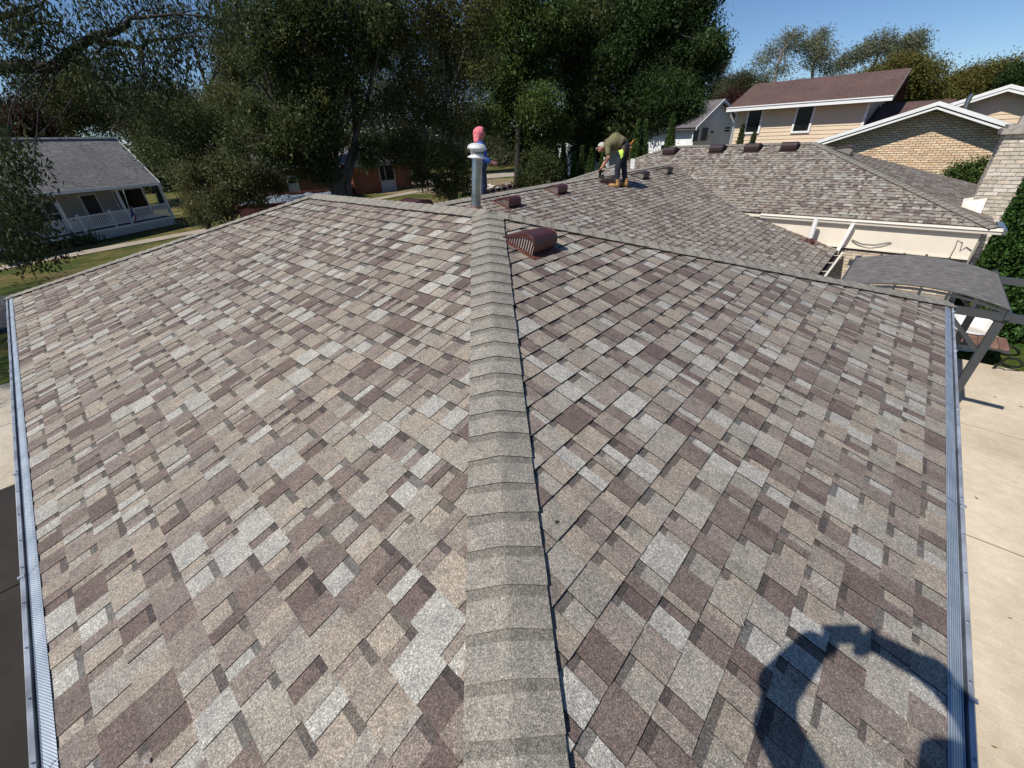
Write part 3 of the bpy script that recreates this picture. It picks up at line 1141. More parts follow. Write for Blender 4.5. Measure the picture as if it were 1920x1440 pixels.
bv = [((951, 383), 'maroon roof vent just right of the pipe on the rear slope', VM),
      ((1041, 359), 'maroon roof vent midway between the metal pipe and the bending roofer', VM),
      ((1142, 344), 'black roof vent being fastened by the bending roofer', VD),
      ((1199, 332), 'dark brown roof vent just right of the bending roofer', VC),
      ((1244, 323), 'dark brown roof vent at the right end of the rear row, next to the valley', VC)]
for (px, py), lab, mt in bv:
    P = onB(px, py)
    roof_vent(P, dB, nB, 1.12, lab, mt, 'roof vents on the near wings', yaw=0 if mt is not VD else .25)
cv = [((1258, 281), 'leftmost of the dark vents under the far ridge, by the cedar'),
      ((1346, 277), 'dark vent under the far ridge, in front of the white house'),
      ((1412, 275), 'dark vent under the far ridge, below the tan house left window'),
      ((1481, 273), 'dark vent under the far ridge, nearest its right end')]
for (px, py), lab in cv:
    P = onC(px, py + 5)
    roof_vent(P, dC, nC, 1.32, lab, VC, 'roof vents along the far ridge')
P = on_plane(1580, 286, (XE, Y0, ZC), nCr)
roof_vent(P, (0, -1, -SC), nCr, 1.3, 'dark vent alone on the far hip slope, in front of the tan brick gable', VC, 'roof vents along the far ridge')
# hood showing over the near ridge
P = atD(768, 378, 6.9)
roof_vent((P[0], P[1], S_ * (2 * W_ - P[0])), (1, 0, -S_), nE, 1.35, 'maroon hood peeping over the near ridge left of the pipe', VM, 'roof vents on the near wings')

# flue pipe with storm cap, a little out of plumb
px_, py_ = 4.01, 4.19
pz = S_ * (2 * W_ - px_)
t = empty('flue_pipe', (px_, py_, pz), 'tall galvanised flue pipe with slotted white cap beside the ridge', 'flue pipe')
lean = _R0 * .105
K = .80
def fpnt(z, x=0, y=0): return np.array((px_ + x, py_ + y, pz)) + (np.array((0, 0, 1.)) + lean) * z * K
mb = MB()
mb.tube([fpnt(-.05), fpnt(.70)], .052, 24)
mb.build('pipe', M['galv'], t)
mb = MB(); mb.bar(fpnt(0) - _F * .0515 * np.array((1, 1, 0)), fpnt(.65) - _F * .0515 * np.array((1, 1, 0)), .012, .006); mb.build('seam', M['galv'], t)
mb = MB()
mb.tube([fpnt(z) for z in (-.02, .045, .07, .095)], [.115, .095, .072, .056], 20, caps=False)
mb.abox(px_ - .13, px_ + .11, py_ - .12, py_ + .12, pz - .05, pz + .03)
mb.build('boot', M['maroon_dull'], t)
mb = MB()
prof = [(.060, .655), (.118, .665), (.120, .675), (.085, .69), (.085, .75), (.122, .765), (.124, .775), (.105, .805), (.065, .825), (.0, .832)]
mb.tube([fpnt(z) for _, z in prof], [max(r_ * K, .001) for r_, _ in prof], 28, caps=False)
capo = mb.build('cap', M['cap_white'], t)
mb = MB()
for i in range(22):
    a = 2 * math.pi * i / 22
    c, s = math.cos(a), math.sin(a)
    o_ = fpnt(.708) + np.array((.0675 * c, .0675 * s, 0))
    mb.box(o_, (-s * .010, c * .010, 0), (c * .004, s * .004, 0), (0, 0, .020))
mb.build('cap_slots', M['black'], capo)

# plumbing vent with rubber boot
P = onB(1517, 453)
t = empty('plumbing_vent', P, 'white plastic vent pipe with dark red boot near the open gutter', 'vent pipe')
mb = MB(); mb.tube([P, P + (0, 0, .55)], .055, 16); mb.tube([P + (0, 0, .55), P + (0, 0, .551)], [.048, .04], 16, caps=True); mb.build('pipe', M['pvc'], t)
mb = MB(); mb.tube([P + (0, -.004, .0), P + (0, 0, .03), P + (0, 0, .09)], [.15, .12, .065], 16, caps=False)
mb.box(P + (-.17, -.2, -.055 + .012), (.34, 0, 0), (0, .4, .4 * SB), (0, 0, .006)); mb.build('boot', M['maroon'], t)

# ================================================================== NEIGHBOUR ON THE RIGHT
nb = empty('tan_house', (30, 2, GZ), 'two storey tan sided house with brown roofs and a tan brick gable', 'house')
RX = 27.35           # rake plane of the brick gable
apex = onX(1762, 190, RX); eL = onX(1520, 268, RX); eR = onX(1908, 236, RX)
slL = (apex[2] - eL[2]) / (eL[1] - apex[1]); slR = (apex[2] - eR[2]) / (apex[1] - eR[1])
eL2 = np.array((RX, eL[1] + 3.0, eL[2] - 3.0 * slL)); eR2 = np.array((RX, eR[1] - .25, eR[2] - .25 * slR))


def rake(name, a, b, w, th, parent, mat, line=True):
    """white rake boards in two steps along the gable edge a -> b"""
    mb = MB()
    d = (b - a)
    mb.box(a + (0, 0, -w), (th, 0, 0), d, (0, 0, w))
    o = mb.build(name, mat, parent)
    mb = MB()
    mb.box(a + (-.03, 0, -w * .52), (.035, 0, 0), d, (0, 0, w * .55))
    mb.build('rake_cap', mat, o)
    return o


for e_ in (eL2, eR2):
    rake('rake_board', apex, e_, .26, .05, nb, M['white_paint'])
mb = MB()          # gable roof planes running back
for e_ in (eL2, eR2):
    pl_ = [apex + (0, 0, .015), e_ + (0, 0, .015), e_ + (8, 0, .015), apex + (8, 0, .015)]
    mb.poly(pl_ if np.cross(pl_[1] - pl_[0], pl_[2] - pl_[0])[2] > 0 else pl_[::-1])
    pl2 = [p - np.array((0, 0, .2)) for p in pl_]
    mb.poly(pl2)
    mb.poly([pl_[0], pl_[1], pl2[1], pl2[0]])
mb.build('roof', M['roof_brown'], nb)
WX = 28.05          # brick wall plane
lw = eL2[1] - .2; rw = eR2[1] + .25
zt = lambda y: (apex[2] - .22 - (y - apex[1]) * slL) if y > apex[1] else (apex[2] - .22 - (apex[1] - y) * slR)
mb = MB()
shape = [(lw, GZ), (lw, zt(lw)), (apex[1], zt(apex[1])), (rw, zt(rw)), (rw, GZ)]
fr = [(WX, y, z) for y, z in shape]; bk = [(WX + 7, y, z) for y, z in shape]
mb.poly(fr[::-1]); mb.poly(bk)
for i in range(5):
    j = (i + 1) % 5
    mb.poly([fr[i], fr[j], bk[j], bk[i]])
wall_n = mb.build('wall', M['mortar_tan'], nb)
# brickwork, u along -Y, only as far down as the roof in front lets one see
reg = [(lw - y, z + 1.0) for y, z in [(lw, -.3), (rw, -1.0), (rw, zt(rw)), (apex[1], zt(apex[1])), (lw, zt(lw))]]
cols_t = [(1, .97, .92), (.92, .88, .82), (1.08, 1.02, .95), (.98, .86, .74), (1.02, .98, .9), (.86, .78, .7)]
vis = lambda P: project(P)[0][1] > 420 or project(P)[0][0] > 1940
bricks((WX, lw, -1.0), (0, -1, 0), (0, 0, 1), (-1, 0, 0), reg, .235, .068, .022, wall_n, M['brick_tan'], cols_t, 300, rb, .014, skip=vis)

# two storey block
TX, TW = 31.0, 31.65                      # eave plane, wall plane
te0 = onX(1365, 201, TX); te1 = onX(1674, 181, TX)
ez = (te0[2] + te1[2]) / 2
ty1, ty0 = te0[1], te1[1]
RXX = 35.4
rz = (onX(1425, 157, RXX)[2] + onX(1700, 127, RXX)[2]) / 2
mb = MB()
mb.poly([(TX, ty1, ez), (TX, ty0, ez), (RXX, ty0, rz), (RXX, ty1, rz)])
mb.poly([(RXX, ty1, rz), (RXX, ty0, rz), (2 * RXX - TX, ty0, ez), (2 * RXX - TX, ty1, ez)])
mb.poly([(TX, ty0, ez - .02), (TX, ty1, ez - .02), (RXX, ty1, rz - .12), (RXX, ty0, rz - .12)])
mb.build('roof', M['roof_brown'], nb)
mb = MB(); mb.abox(TX - .09, TX + .02, ty0 - .03, ty1 + .03, ez - .20, ez + .0)
mb.abox(TX - .13, TX - .0, ty0 - .03, ty1 + .03, ez - .03, ez + .02)
mb.build('gutter', M['white_paint'], nb)
mb = MB(); mb.abox(TX + .02, TW, ty0 + .1, ty1 - .1, ez - .17, ez - .15); mb.build('soffit', M['siding_dark'], nb)
# right rake end; its shade is put into the dark trim colour
mb = MB()
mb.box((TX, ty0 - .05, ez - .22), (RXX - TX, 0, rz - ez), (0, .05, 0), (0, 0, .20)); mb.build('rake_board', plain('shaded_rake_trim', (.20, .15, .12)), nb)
wy0, wy1 = ty0 + .85, ty1 - .35
mb = MB()
shp = [(TW + .03, GZ), (TW + .03, ez - .16), (RXX, rz - .2), (2 * RXX - TW, ez - .16), (2 * RXX - TW, GZ)]
f0 = [(x, wy0, z) for x, z in shp]; f1 = [(x, wy1, z) for x, z in shp]
mb.poly(f0); mb.poly(f1[::-1])
for i in range(5):
    j = (i + 1) % 5
    mb.poly([f0[j], f0[i], f1[i], f1[j]])
wall_t = mb.build('wall', M['siding_dark'], nb)


def lap_siding(x, y0, y1, z0, z1, exp, parent, mat, facing=-1):
    n = int((z1 - z0) / exp)
    for i in range(n):
        z = z0 + i * exp
        mb = MB()
        mb.poly([(x + facing * .030, y1, z), (x + facing * .030, y0, z), (x + facing * .006, y0, z + exp), (x + facing * .006, y1, z + exp)])
        mb.poly([(x, y1, z), (x, y0, z), (x + facing * .030, y0, z), (x + facing * .030, y1, z)])
        mb.build('siding_plank', mat, parent)


lap_siding(TW + .03, wy0 + .06, wy1 - .05, -.35, ez - .18, .185, wall_t, M['siding_tan'])
mb = MB(); mb.abox(TW - .02, TW + .06, wy0 - .02, wy0 + .09, GZ, ez - .17); mb.abox(TW - .02, TW + .06, wy1 - .09, wy1 + .02, GZ, ez - .17); mb.build('corner_board', M['white_paint'], nb)


def window(x, y0, y1, z0, z1, fw, parent, fmat, gmat, facing=-1, mull=False):
    mb = MB()
    a, b = (x - .07, x + .02) if facing < 0 else (x - .02, x + .07)
    mb.abox(a, b, y0 - fw, y0, z0 - fw, z1 + fw); mb.abox(a, b, y1, y1 + fw, z0 - fw, z1 + fw)
    mb.abox(a, b, y0 + .001, y1 - .001, z0 - fw, z0); mb.abox(a, b, y0 + .001, y1 - .001, z1, z1 + fw)
    w = mb.build('window', fmat, parent)
    mb = MB(); mb.abox(x - .03, x - .015, y0, y1, z0, z1); mb.build('pane', gmat, w)
    return w


for (ax, ay, bx, by) in ((1407, 208, 1420, 247), (1499, 201, 1514, 245)):
    a = onX(ax, ay, TW); b = onX(bx, by, TW)
    yc = (a[1] + b[1]) / 2
    hw_ = .34 if ax < 1450 else .36
    window(TW, yc - hw_, yc + hw_, b[2], a[2], .10, nb, M['white_paint'], M['glass'])
# downspout at its left corner
mb = MB()
mb.tube([(TX + .05, wy1 + .15, ez - .15), (TX + .08, wy1 + .13, ez - .35), (TW - .06, wy1 - .0, ez - .75), (TW - .06, wy1 - .0, GZ)], .06, 8)
mb.build('downspout', M['white_paint'], nb)
# low roof between the blocks and a third gable behind
rp0 = onX(1640, 226, 31.8); rp1 = onX(1775, 186, 36.5)
mb = MB()
mb.poly([(31.0, 3.6, 1.35), (31.0, .5, 1.35), (36.5, .5, rp1[2]), (36.5, 3.6, rp1[2])])
mb.poly([(36.5, 3.6, rp1[2]), (36.5, .5, rp1[2]), (42, .5, 1.35), (42, 3.6, 1.35)])
mb.build('roof', M['roof_brown'], nb)
mb = MB(); mb.abox(31.7, 41, .7, 3.4, GZ, 1.3); mb.build('wall', M['siding_dark'], nb)
GX = 33.0
ap3 = onX(1896, 158, GX); l3 = onX(1792, 191, GX)
sl3 = (ap3[2] - l3[2]) / (l3[1] - ap3[1])
a3 = np.array((GX, ap3[1] + 3.6, ap3[2] - 3.6 * sl3)); b3 = np.array((GX, ap3[1] - 3.6, ap3[2] - 3.6 * sl3))
for e_ in (a3, b3):
    rake('rake_board', ap3, e_, .26, .05, nb, M['white_paint'])
mb = MB()
for e_ in (a3, b3):
    pl_ = [ap3 + (0, 0, .015), e_ + (0, 0, .015), e_ + (9, 0, .015), ap3 + (9, 0, .015)]
    mb.poly(pl_)
    mb.poly([p - np.array((0, 0, .2)) for p in pl_])
mb.build('roof', M['roof_brown'], nb)
mb = MB()
gsh = [(ap3[1] + 3.2, GZ), (ap3[1] + 3.2, ap3[2] - .2 - 3.2 * sl3), (ap3[1], ap3[2] - .2), (ap3[1] - 3.2, ap3[2] - .2 - 3.2 * sl3), (ap3[1] - 3.2, GZ)]
f0 = [(GX + .68, y, z) for y, z in gsh]; f1 = [(GX + 8, y, z) for y, z in gsh]
mb.poly(f0[::-1]); mb.poly(f1)
for i in range(5):
    j = (i + 1) % 5
    mb.poly([f0[i], f0[j], f1[j], f1[i]])
wall_g = mb.build('wall', M['siding_dark'], nb)
for i in range(9):                          # planks clipped under the rakes
    z = ap3[2] - .35 - i * .2 - .2
    hw3 = min(3.15, (ap3[2] - .2 - z - .2) / sl3)
    if hw3 < .15:
        continue
    x = GX + .68
    mb = MB()
    y0_, y1_ = ap3[1] - hw3, ap3[1] + hw3
    mb.poly([(x - .030, y1_, z), (x - .030, y0_, z), (x - .006, y0_, z + .2), (x - .006, y1_, z + .2)])
    mb.poly([(x, y1_, z), (x, y0_, z), (x - .030, y0_, z), (x - .030, y1_, z)])
    mb.build('siding_plank', M['siding_tan'], wall_g)
# little vent stack on the gable roof
vs_ = onX(1815, 190, 30.5)
mb = MB(); mb.tube([vs_ + (0, 0, -.3), vs_ + (0, 0, .15), vs_ + (.0, -.06, .25)], .09, 10); mb.build('roof_stack', M['galv'], nb)

# ================================================================== WHITE HOUSE BEHIND
wh = empty('white_house', (36, 14, GZ), 'white clapboard house with grey gable roof behind the cedars', 'house')
c0 = atD(1298, 275, 36.0)
wd = np.array((math.cos(math.radians(-10)), math.sin(math.radians(-10)), 0)); wn_ = np.array((wd[1], -wd[0], 0)); wb_ = -wn_


def on_w(px, py, off=0.0): return on_plane(px, py, c0 + wn_ * off, wn_)


we0 = on_w(1302, 231); wpk = on_w(1350, 186); we1 = on_w(1391, 232)
L1 = (we1 - c0) @ wd
def W(s, d, z): return np.array((c0[0], c0[1], 0)) + wd * s + wb_ * d + np.array((0, 0, z))
sp_ = (wpk - c0) @ wd
ze0 = we0[2]; ze1 = we1[2]
g_ = [W(0, 0, GZ), W(L1, 0, GZ), W(L1, 0, ze1 - .1), W(sp_, 0, wpk[2] - .12), W(0, 0, ze0 - .1)]
b_ = [p + wb_ * 14 for p in g_]
mb = MB(); mb.poly(g_); mb.poly(b_[::-1])
for i in range(5):
    j = (i + 1) % 5
    mb.poly([g_[j], g_[i], b_[i], b_[j]])
wwall = mb.build('wall', M['siding_white'], wh)
mb = MB()
for a, b in ((W(-.5, -.35, ze0 - .25), W(sp_, -.35, wpk[2])), (W(L1 + .5, -.35, ze1 - .2), W(sp_, -.35, wpk[2]))):
    mb.poly([a, b, b + wb_ * 15, a + wb_ * 15])
    mb.poly([a - (0, 0, .12), a - np.array((0, 0, .12)) + wb_ * 15, b - np.array((0, 0, .12)) + wb_ * 15, b - (0, 0, .12)])
mb.build('roof', M['roof_slate'], wh)
mb = MB()
for a, b in ((W(-.5, -.40, ze0 - .27), W(sp_, -.40, wpk[2] - .02)), (W(L1 + .5, -.40, ze1 - .22), W(sp_, -.40, wpk[2] - .02))):
    mb.box(a - (0, 0, .16), wb_ * .05, b - a, (0, 0, .18))
mb.build('rake_board', M['white_paint'], wh)


def wwin(px0, py0, px1, py1, name='window', mat=None):
    a = on_w(px0, py0, .03); b = on_w(px1, py1, .03)
    s0, s1 = sorted(((a - c0) @ wd, (b - c0) @ wd)); z0, z1 = sorted((a[2], b[2]))
    mb = MB(); mb.box(W(s0, -.06, z0), wd * (s1 - s0), wb_ * .07, (0, 0, z1 - z0)); o = mb.build(name, M['white_paint'], wh)
    mb = MB(); mb.box(W(s0 + .06, -.075, z0 + .06), wd * (s1 - s0 - .12), wb_ * .01, (0, 0, z1 - z0 - .12)); mb.build('pane', mat or M['glass'], o)
    if name == 'window':
        mb = MB(); mb.box(W(s0, -.085, (z0 + z1) / 2 - .03), wd * (s1 - s0), wb_ * .008, (0, 0, .06)); mb.build('meeting_rail', M['white_paint'], o)


wwin(1359, 237, 1367, 248)
wwin(1316, 238, 1324, 265, 'shutter', plain('blue_grey_shutter', (.10, .12, .16)))
wwin(1301, 240, 1307, 266, 'shutter', plain('blue_grey_shutter', (.10, .12, .16)))
wwin(1332, 244, 1337, 251, 'wall_lamp', M['dark_gap'])
# lit side wall: windows facing the sun
for k in range(3):
    s = 1.6 + k * 3.2
    mb = MB(); mb.box(W(-.05, s, -.4), -wd * .05, wb_ * 1.0, (0, 0, 1.4)); o = mb.build('window', M['white_paint'], wh)
    mb = MB(); mb.box(W(-.105, s + .1, -.3), -wd * .01, wb_ * .8, (0, 0, 1.2)); mb.build('pane', M['glass'], o)

# ================================================================== PORCH HOUSE ACROSS THE STREET
ph = empty('porch_house', (6, 43, GZ), 'grey roofed cottage with a white railed front porch across the street', 'house')
pf = np.array((.866, .5, 0)); pn = np.array((.5, -.866, 0)); P1 = np.array((8.11, 42.8, GZ))
def PH(s, d, z): return np.array((P1[0], P1[1], 0)) + pf * s + pn * d + np.array((0, 0, z))
def on_p(px, py, off): return on_plane(px, py, P1 + pn * off, pn)
def s_of(P): return (P - P1) @ pf


erR = on_p(298, 342, .4); rgR = on_p(216, 258, -3.6); LEN = 14.0
ez_, rz_ = erR[2], rgR[2]
sE, sR = s_of(erR), s_of(rgR)
sE2 = (sE + sR) / 2 + .3
mb = MB()
mb.poly([PH(-LEN, .45, ez_ + .25), PH(sE, .45, ez_), PH(sR, -3.6, rz_), PH(-LEN, -3.6, rz_ + .05)])
mb.poly([PH(-LEN, -3.6, rz_ + .05), PH(sR, -3.6, rz_), PH(sE, -8.0, ez_), PH(-LEN, -8.0, ez_)])
mb.poly([PH(sE, .45, ez_ - .12), PH(-LEN, .45, ez_ + .13), PH(-LEN, -3.6, rz_ - .1), PH(sR, -3.6, rz_ - .12)])
mb.build('roof', M['roof_grey'], ph)
mb = MB()
mb.box(PH(-LEN, .46, ez_ + .08), PH(sE, .46, ez_ - .17) - PH(-LEN, .46, ez_ + .08), pn * .05, (0, 0, .18))
mb.box(PH(sE, .46, ez_ - .14), PH(sR, -3.6, rz_ - .14) - PH(sE, .46, ez_ - .14), pf * .05, (0, 0, .16))
mb.box(PH(-LEN, -3.55, rz_ + .04), PH(sR, -3.55, rz_ - .01) - PH(-LEN, -3.55, rz_ + .04), pn * .12, (0, 0, .05))
mb.build('fascia', M['porch_white'], ph)
mb = MB()
sW = sE - .15
w_ = [PH(-LEN, -1.8, GZ), PH(sW, -1.8, GZ), PH(sW, -1.8, ez_), PH(-LEN, -1.8, ez_ + .2)]
k_ = [p - pn * 6.0 for p in w_]
mb.poly(w_); mb.poly(k_[::-1])
for i in range(4):
    j = (i + 1) % 4
    mb.poly([w_[j], w_[i], k_[i], k_[j]])
gb = [PH(sW, -1.8, ez_ - .05), PH(sW, -7.6, ez_ - .05), PH(min(sW, sR), -3.7, rz_ - .2)]
mb.poly(gb)
mb.build('wall', M['siding_porch'], ph)


def pwin(s0, s1, z0, z1, name, mat, d=-1.8, fr=.12):
    mb = MB(); mb.box(PH(s0 - fr, d, z0 - fr), pf * (s1 - s0 + 2 * fr), pn * .06, (0, 0, z1 - z0 + 2 * fr)); o = mb.build(name, M['porch_white'], ph)
    if name == 'window':
        zm = (z0 + z1) / 2
        for (a, b) in ((z0, zm - .04), (zm + .04, z1)):
            mb = MB(); mb.box(PH(s0, d + .062, a), pf * (s1 - s0), pn * .012, (0, 0, b - a)); mb.build('pane', mat, o)
    else:
        mb = MB(); mb.box(PH(s0, d + .062, z0), pf * (s1 - s0), pn * .012, (0, 0, z1 - z0)); mb.build('door_leaf' if name == 'door' else 'pane', mat, o)


def sp(px, py): return s_of(on_p(px, py, -1.8))
pwin(sp(50, 390), sp(72, 390), -1.75, -.35, 'window', M['glass_curtain'])
pwin(sp(78, 385), sp(101, 385), -1.75, -.35, 'window', M['glass_curtain'])
pwin(sp(152, 375), sp(180, 375), -2.1, -.25, 'door', M['door_dark'])
pwin(sp(216, 370), sp(270, 370), -2.0, -.2, 'picture_window', M['glass'])
# porch floor, posts, rails, lattice
fz = GZ + .62
mb = MB(); mb.box(PH(-11, -1.79, fz - .14), pf * (11 + .02), pn * 1.79, (0, 0, .14)); mb.build('porch_floor', M['porch_floor'], ph)
posts = [sp_s for sp_s in (s_of(on_p(330, 410, 0)) - .1, s_of(on_p(220, 360, 0)), s_of(on_p(110, 385, 0)), s_of(on_p(40, 385, 0)))]
for s in posts:
    mb = MB(); mb.box(PH(s - .07, -.16, fz), pf * .14, pn * .14, (0, 0, ez_ - fz + .05)); mb.build('porch_post', M['porch_white'], ph)
ped = sorted(posts + [s_of(on_p(205, 395, 0)), s_of(on_p(146, 405, 0))])
for s in ped:
    if s not in posts:
        mb = MB(); mb.box(PH(s - .06, -.15, fz), pf * .12, pn * .12, (0, 0, 1.05)); mb.build('newel_post', M['porch_white'], ph)
for a, b in zip(ped[:-1], ped[1:]):
    mb = MB()
    mb.box(PH(a + .07, -.14, fz + .84), pf * (b - a - .14), pn * .10, (0, 0, .08))
    mb.box(PH(a + .07, -.12, fz + .10), pf * (b - a - .14), pn * .06, (0, 0, .07))
    rl = mb.build('railing', M['porch_white'], ph)
    nbal = int((b - a) / .145)
    for i in range(nbal):
        s = a + .10 + (b - a - .2) * (i + .5) / nbal
        mb = MB(); mb.box(PH(s - .03, -.115, fz + .17), pf * .06, pn * .04, (0, 0, .67)); mb.build('baluster', M['porch_white'], rl)
mb = MB()
mb.box(PH(-11, .0, fz - .15), pf * 11.05, pn * .03, (0, 0, .14))
mb.build('skirt_board', M['porch_white'], ph)
mb = MB(); sl0, sl1 = -6.2, .02
z0_, z1_ = GZ + .02, fz - .16
h_ = z1_ - z0_
nst = 60
for i in range(-4, nst):
    for sg in (0, 1):
        s = sl0 + (sl1 - sl0) * i / nst
        a, b = (s, s + h_) if sg == 0 else (s + h_, s)
        if min(a, b) < sl0 or max(a, b) > sl1:
            continue
        p, q = PH(a, .012 + .012 * sg, z0_), PH(b, .012 + .012 * sg, z1_)
        mb.box(p, pf * .045, pn * .008, q - p)
mb.build('lattice', M['porch_white'], ph, 'stuff')
mb = MB(); mb.box(PH(-11, -.3, GZ), pf * 11, pn * .02, (0, 0, h_)); mb.build('crawl_space', M['black'], ph)
# flag on the porch post
fb = on_p(236, 357, .35); ft = on_p(252, 412, .1)
fl = empty('porch_flag', (fb[0], fb[1], fb[2] - 1.2), 'furled striped flag on a slanting white pole at the porch rail', 'flag')
mb = MB(); mb.tube([on_p(231, 357, .9), on_p(249, 413, .05)], .025, 6); mb.build('flag_pole', M['white_paint'], fl)
mb = MB()
fp = [on_p(243, 385, .6), on_p(246, 386, .62), on_p(254, 398, .6), on_p(256, 412, .5), on_p(252, 416, .45), on_p(247, 411, .4)]
cent = sum(fp) / len(fp)
stripes = [(.42, .05, .06), (.7, .7, .7), (.05, .07, .2)]
for i in range(6):
    a, b = fp[i], fp[(i + 1) % 6]
    mb.poly([a, b, cent + pn * .12], 0, stripes[i % 3]); mb.poly([b, a, cent - pn * .1], 0, stripes[i % 3])
mb.build('flag_cloth', plain('flag_cloth', (1, 1, 1), .8, 0, .05, use_tint=True), fl)
# pale planter box by the steps
pb = onZ(88, 438, GZ + .3)
mb = MB(); mb.box((pb[0] - .5, pb[1], GZ), pf * 1.3, -pn * .4, (0, 0, .38)); tag(mb.build('planter_box', M['cream'], None), 'pale oblong planter box in front of the porch by the spiky plant', 'planter')

# ================================================================== BRICK HOUSE BEYOND THE TREES
bh = empty('brick_house', (29, 48, GZ), 'orange brick bungalow half hidden behind the big multi-stemmed trees', 'house')
bx0, bx1, by0, by1 = 25.3, 32.8, 45.75, 55.0
bt = .2
mb = MB(); mb.abox(bx0, bx1, by0, by1, GZ, bt); mb.build('wall', M['brick_red'], bh)
mb = MB()
mb.mesh([(bx0 - .5, by0 - .5, bt), (bx1 + .5, by0 - .5, bt), (bx1 + .5, by1 + .5, bt), (bx0 - .5, by1 + .5, bt), ((bx0 + bx1) / 2, by0 + 3.5, bt + 1.7), ((bx0 + bx1) / 2, by1 - 3.5, bt + 1.7)],
        [(0, 1, 4), (1, 2, 5, 4), (2, 3, 5), (3, 0, 4, 5)])
mb.build('roof', M['roof_slate'], bh)
mb = MB(); mb.abox(bx0 - .5, bx1 + .5, by0 - .5, by0 - .4, bt - .35, bt + .02); mb.build('fascia', plain('grey_fascia', (.30, .30, .30)), bh)
a = onY(708, 312, by0); b = onY(741, 336, by0)
mb = MB(); mb.abox(a[0], b[0], by0 - .06, by0, b[2] - .1, a[2] + .1); o = mb.build('window', plain('grey_window_trim', (.38, .37, .36)), bh)
mb = MB(); mb.abox(a[0] + .12, (a[0] + b[0]) / 2 - .3, by0 - .075, by0 - .061, b[2], a[2]); mb.build('pane', M['glass'], o)
mb = MB(); mb.abox((a[0] + b[0]) / 2 - .2, b[0] - .12, by0 - .075, by0 - .061, b[2], a[2]); mb.build('pane', M['glass'], o)
mb = MB(); mb.abox(a[0], b[0], by0 - .05, by0, b[2] - 1.15, b[2] - .12); mb.build('panel', rowed('grey_panel_siding', (.40, .39, .38), .14, 2, .02, .7, 9), bh)
# second wing further left
mb = MB(); mb.abox(12.0, 23.0, 44.5, 54, GZ, .1); mb.build('wall', M['brick_red'], bh)
mb = MB()
mb.mesh([(11.5, 44.0, .1), (23.5, 44.0, .1), (23.5, 54.5, .1), (11.5, 54.5, .1), (15.5, 49, 2.0), (19.5, 49, 2.0)], [(0, 1, 5, 4), (1, 2, 5), (2, 3, 4, 5), (3, 0, 4)])
mb.build('roof', M['roof_slate'], bh)
a = onY(534, 330, 44.5); b = onY(563, 356, 44.5)
mb = MB(); mb.abox(a[0], b[0], 44.44, 44.5, b[2] - .2, a[2]); o = mb.build('window', plain('grey_window_trim', (.38, .37, .36)), bh)
mb = MB(); mb.abox(a[0] + .15, b[0] - .15, 44.42, 44.439, (a[2] + b[2]) / 2, a[2] - .15); mb.build('pane', M['glass'], o)

# ================================================================== PEOPLE
def surface_nets(f, lo, hi, h):
    """closed smooth skin of the implicit body f < 0"""
    lo = np.array(lo, float); hi = np.array(hi, float)
    n = np.ceil((hi - lo) / h).astype(int) + 1
    ax = [lo[i] + h * np.arange(n[i]) for i in range(3)]
    X, Y, Z = np.meshgrid(*ax, indexing='ij')
    D = f(np.stack([X, Y, Z], -1).reshape(-1, 3)).reshape(n)
    ins = D < 0
    c = np.zeros(n - 1, int)
    for dx in (0, 1):
        for dy in (0, 1):
            for dz in (0, 1):
                c += ins[dx:n[0] - 1 + dx, dy:n[1] - 1 + dy, dz:n[2] - 1 + dz]
    act = (c > 0) & (c < 8)
    idx = -np.ones(n - 1, int)
    cells = np.argwhere(act)
    idx[act] = np.arange(len(cells))
    acc = np.zeros((len(cells), 3)); cnt = np.zeros(len(cells))
    corners = [(a, b, d) for a in (0, 1) for b in (0, 1) for d in (0, 1)]
    for i, A in enumerate(corners):
        for B in corners[i + 1:]:
            if sum(abs(np.array(A) - np.array(B))) != 1:
                continue
            da = D[cells[:, 0] + A[0], cells[:, 1] + A[1], cells[:, 2] + A[2]]
            db = D[cells[:, 0] + B[0], cells[:, 1] + B[1], cells[:, 2] + B[2]]
            m = (da < 0) != (db < 0)
            t = np.where(m, da / (da - db + 1e-12), 0)
            acc[m] += (np.array(A) + t[:, None] * (np.array(B) - np.array(A)))[m]
            cnt[m] += 1
    V = lo + h * (cells + acc / np.maximum(cnt, 1)[:, None])
    F = []
    for axis in range(3):
        o1, o2 = [(1, 2), (2, 0), (0, 1)][axis]
        sl0 = [slice(None)] * 3; sl1 = [slice(None)] * 3
        sl0[axis] = slice(0, n[axis] - 1); sl1[axis] = slice(1, n[axis])
        a, b = ins[tuple(sl0)], ins[tuple(sl1)]
        for flip, m in ((False, a & ~b), (True, ~a & b)):
            e = np.argwhere(m)
            e = e[(e[:, o1] > 0) & (e[:, o2] > 0) & (e[:, o1] < n[o1] - 1) & (e[:, o2] < n[o2] - 1)]
            if not len(e):
                continue
            q = []
            for u, v in ((-1, -1), (0, -1), (0, 0), (-1, 0)):
                k = e.copy(); k[:, o1] += u; k[:, o2] += v
                q.append(idx[k[:, 0], k[:, 1], k[:, 2]])
            q = np.stack(q, 1)
            F.append(q[:, ::-1] if flip else q)
    return V, np.concatenate(F)


def capsule(P, a, b, ra, rb):
    a, b = np.array(a, float), np.array(b, float)
    d = b - a
    t = np.clip(((P - a) @ d) / (d @ d + 1e-12), 0, 1)
    return np.linalg.norm(P - a - t[:, None] * d, axis=1) - (ra + (rb - ra) * t)


def blob(P, c, r):
    r = np.array(r, float)
    q = (P - np.array(c, float)) / r
    return (np.linalg.norm(q, axis=1) - 1) * r.min()


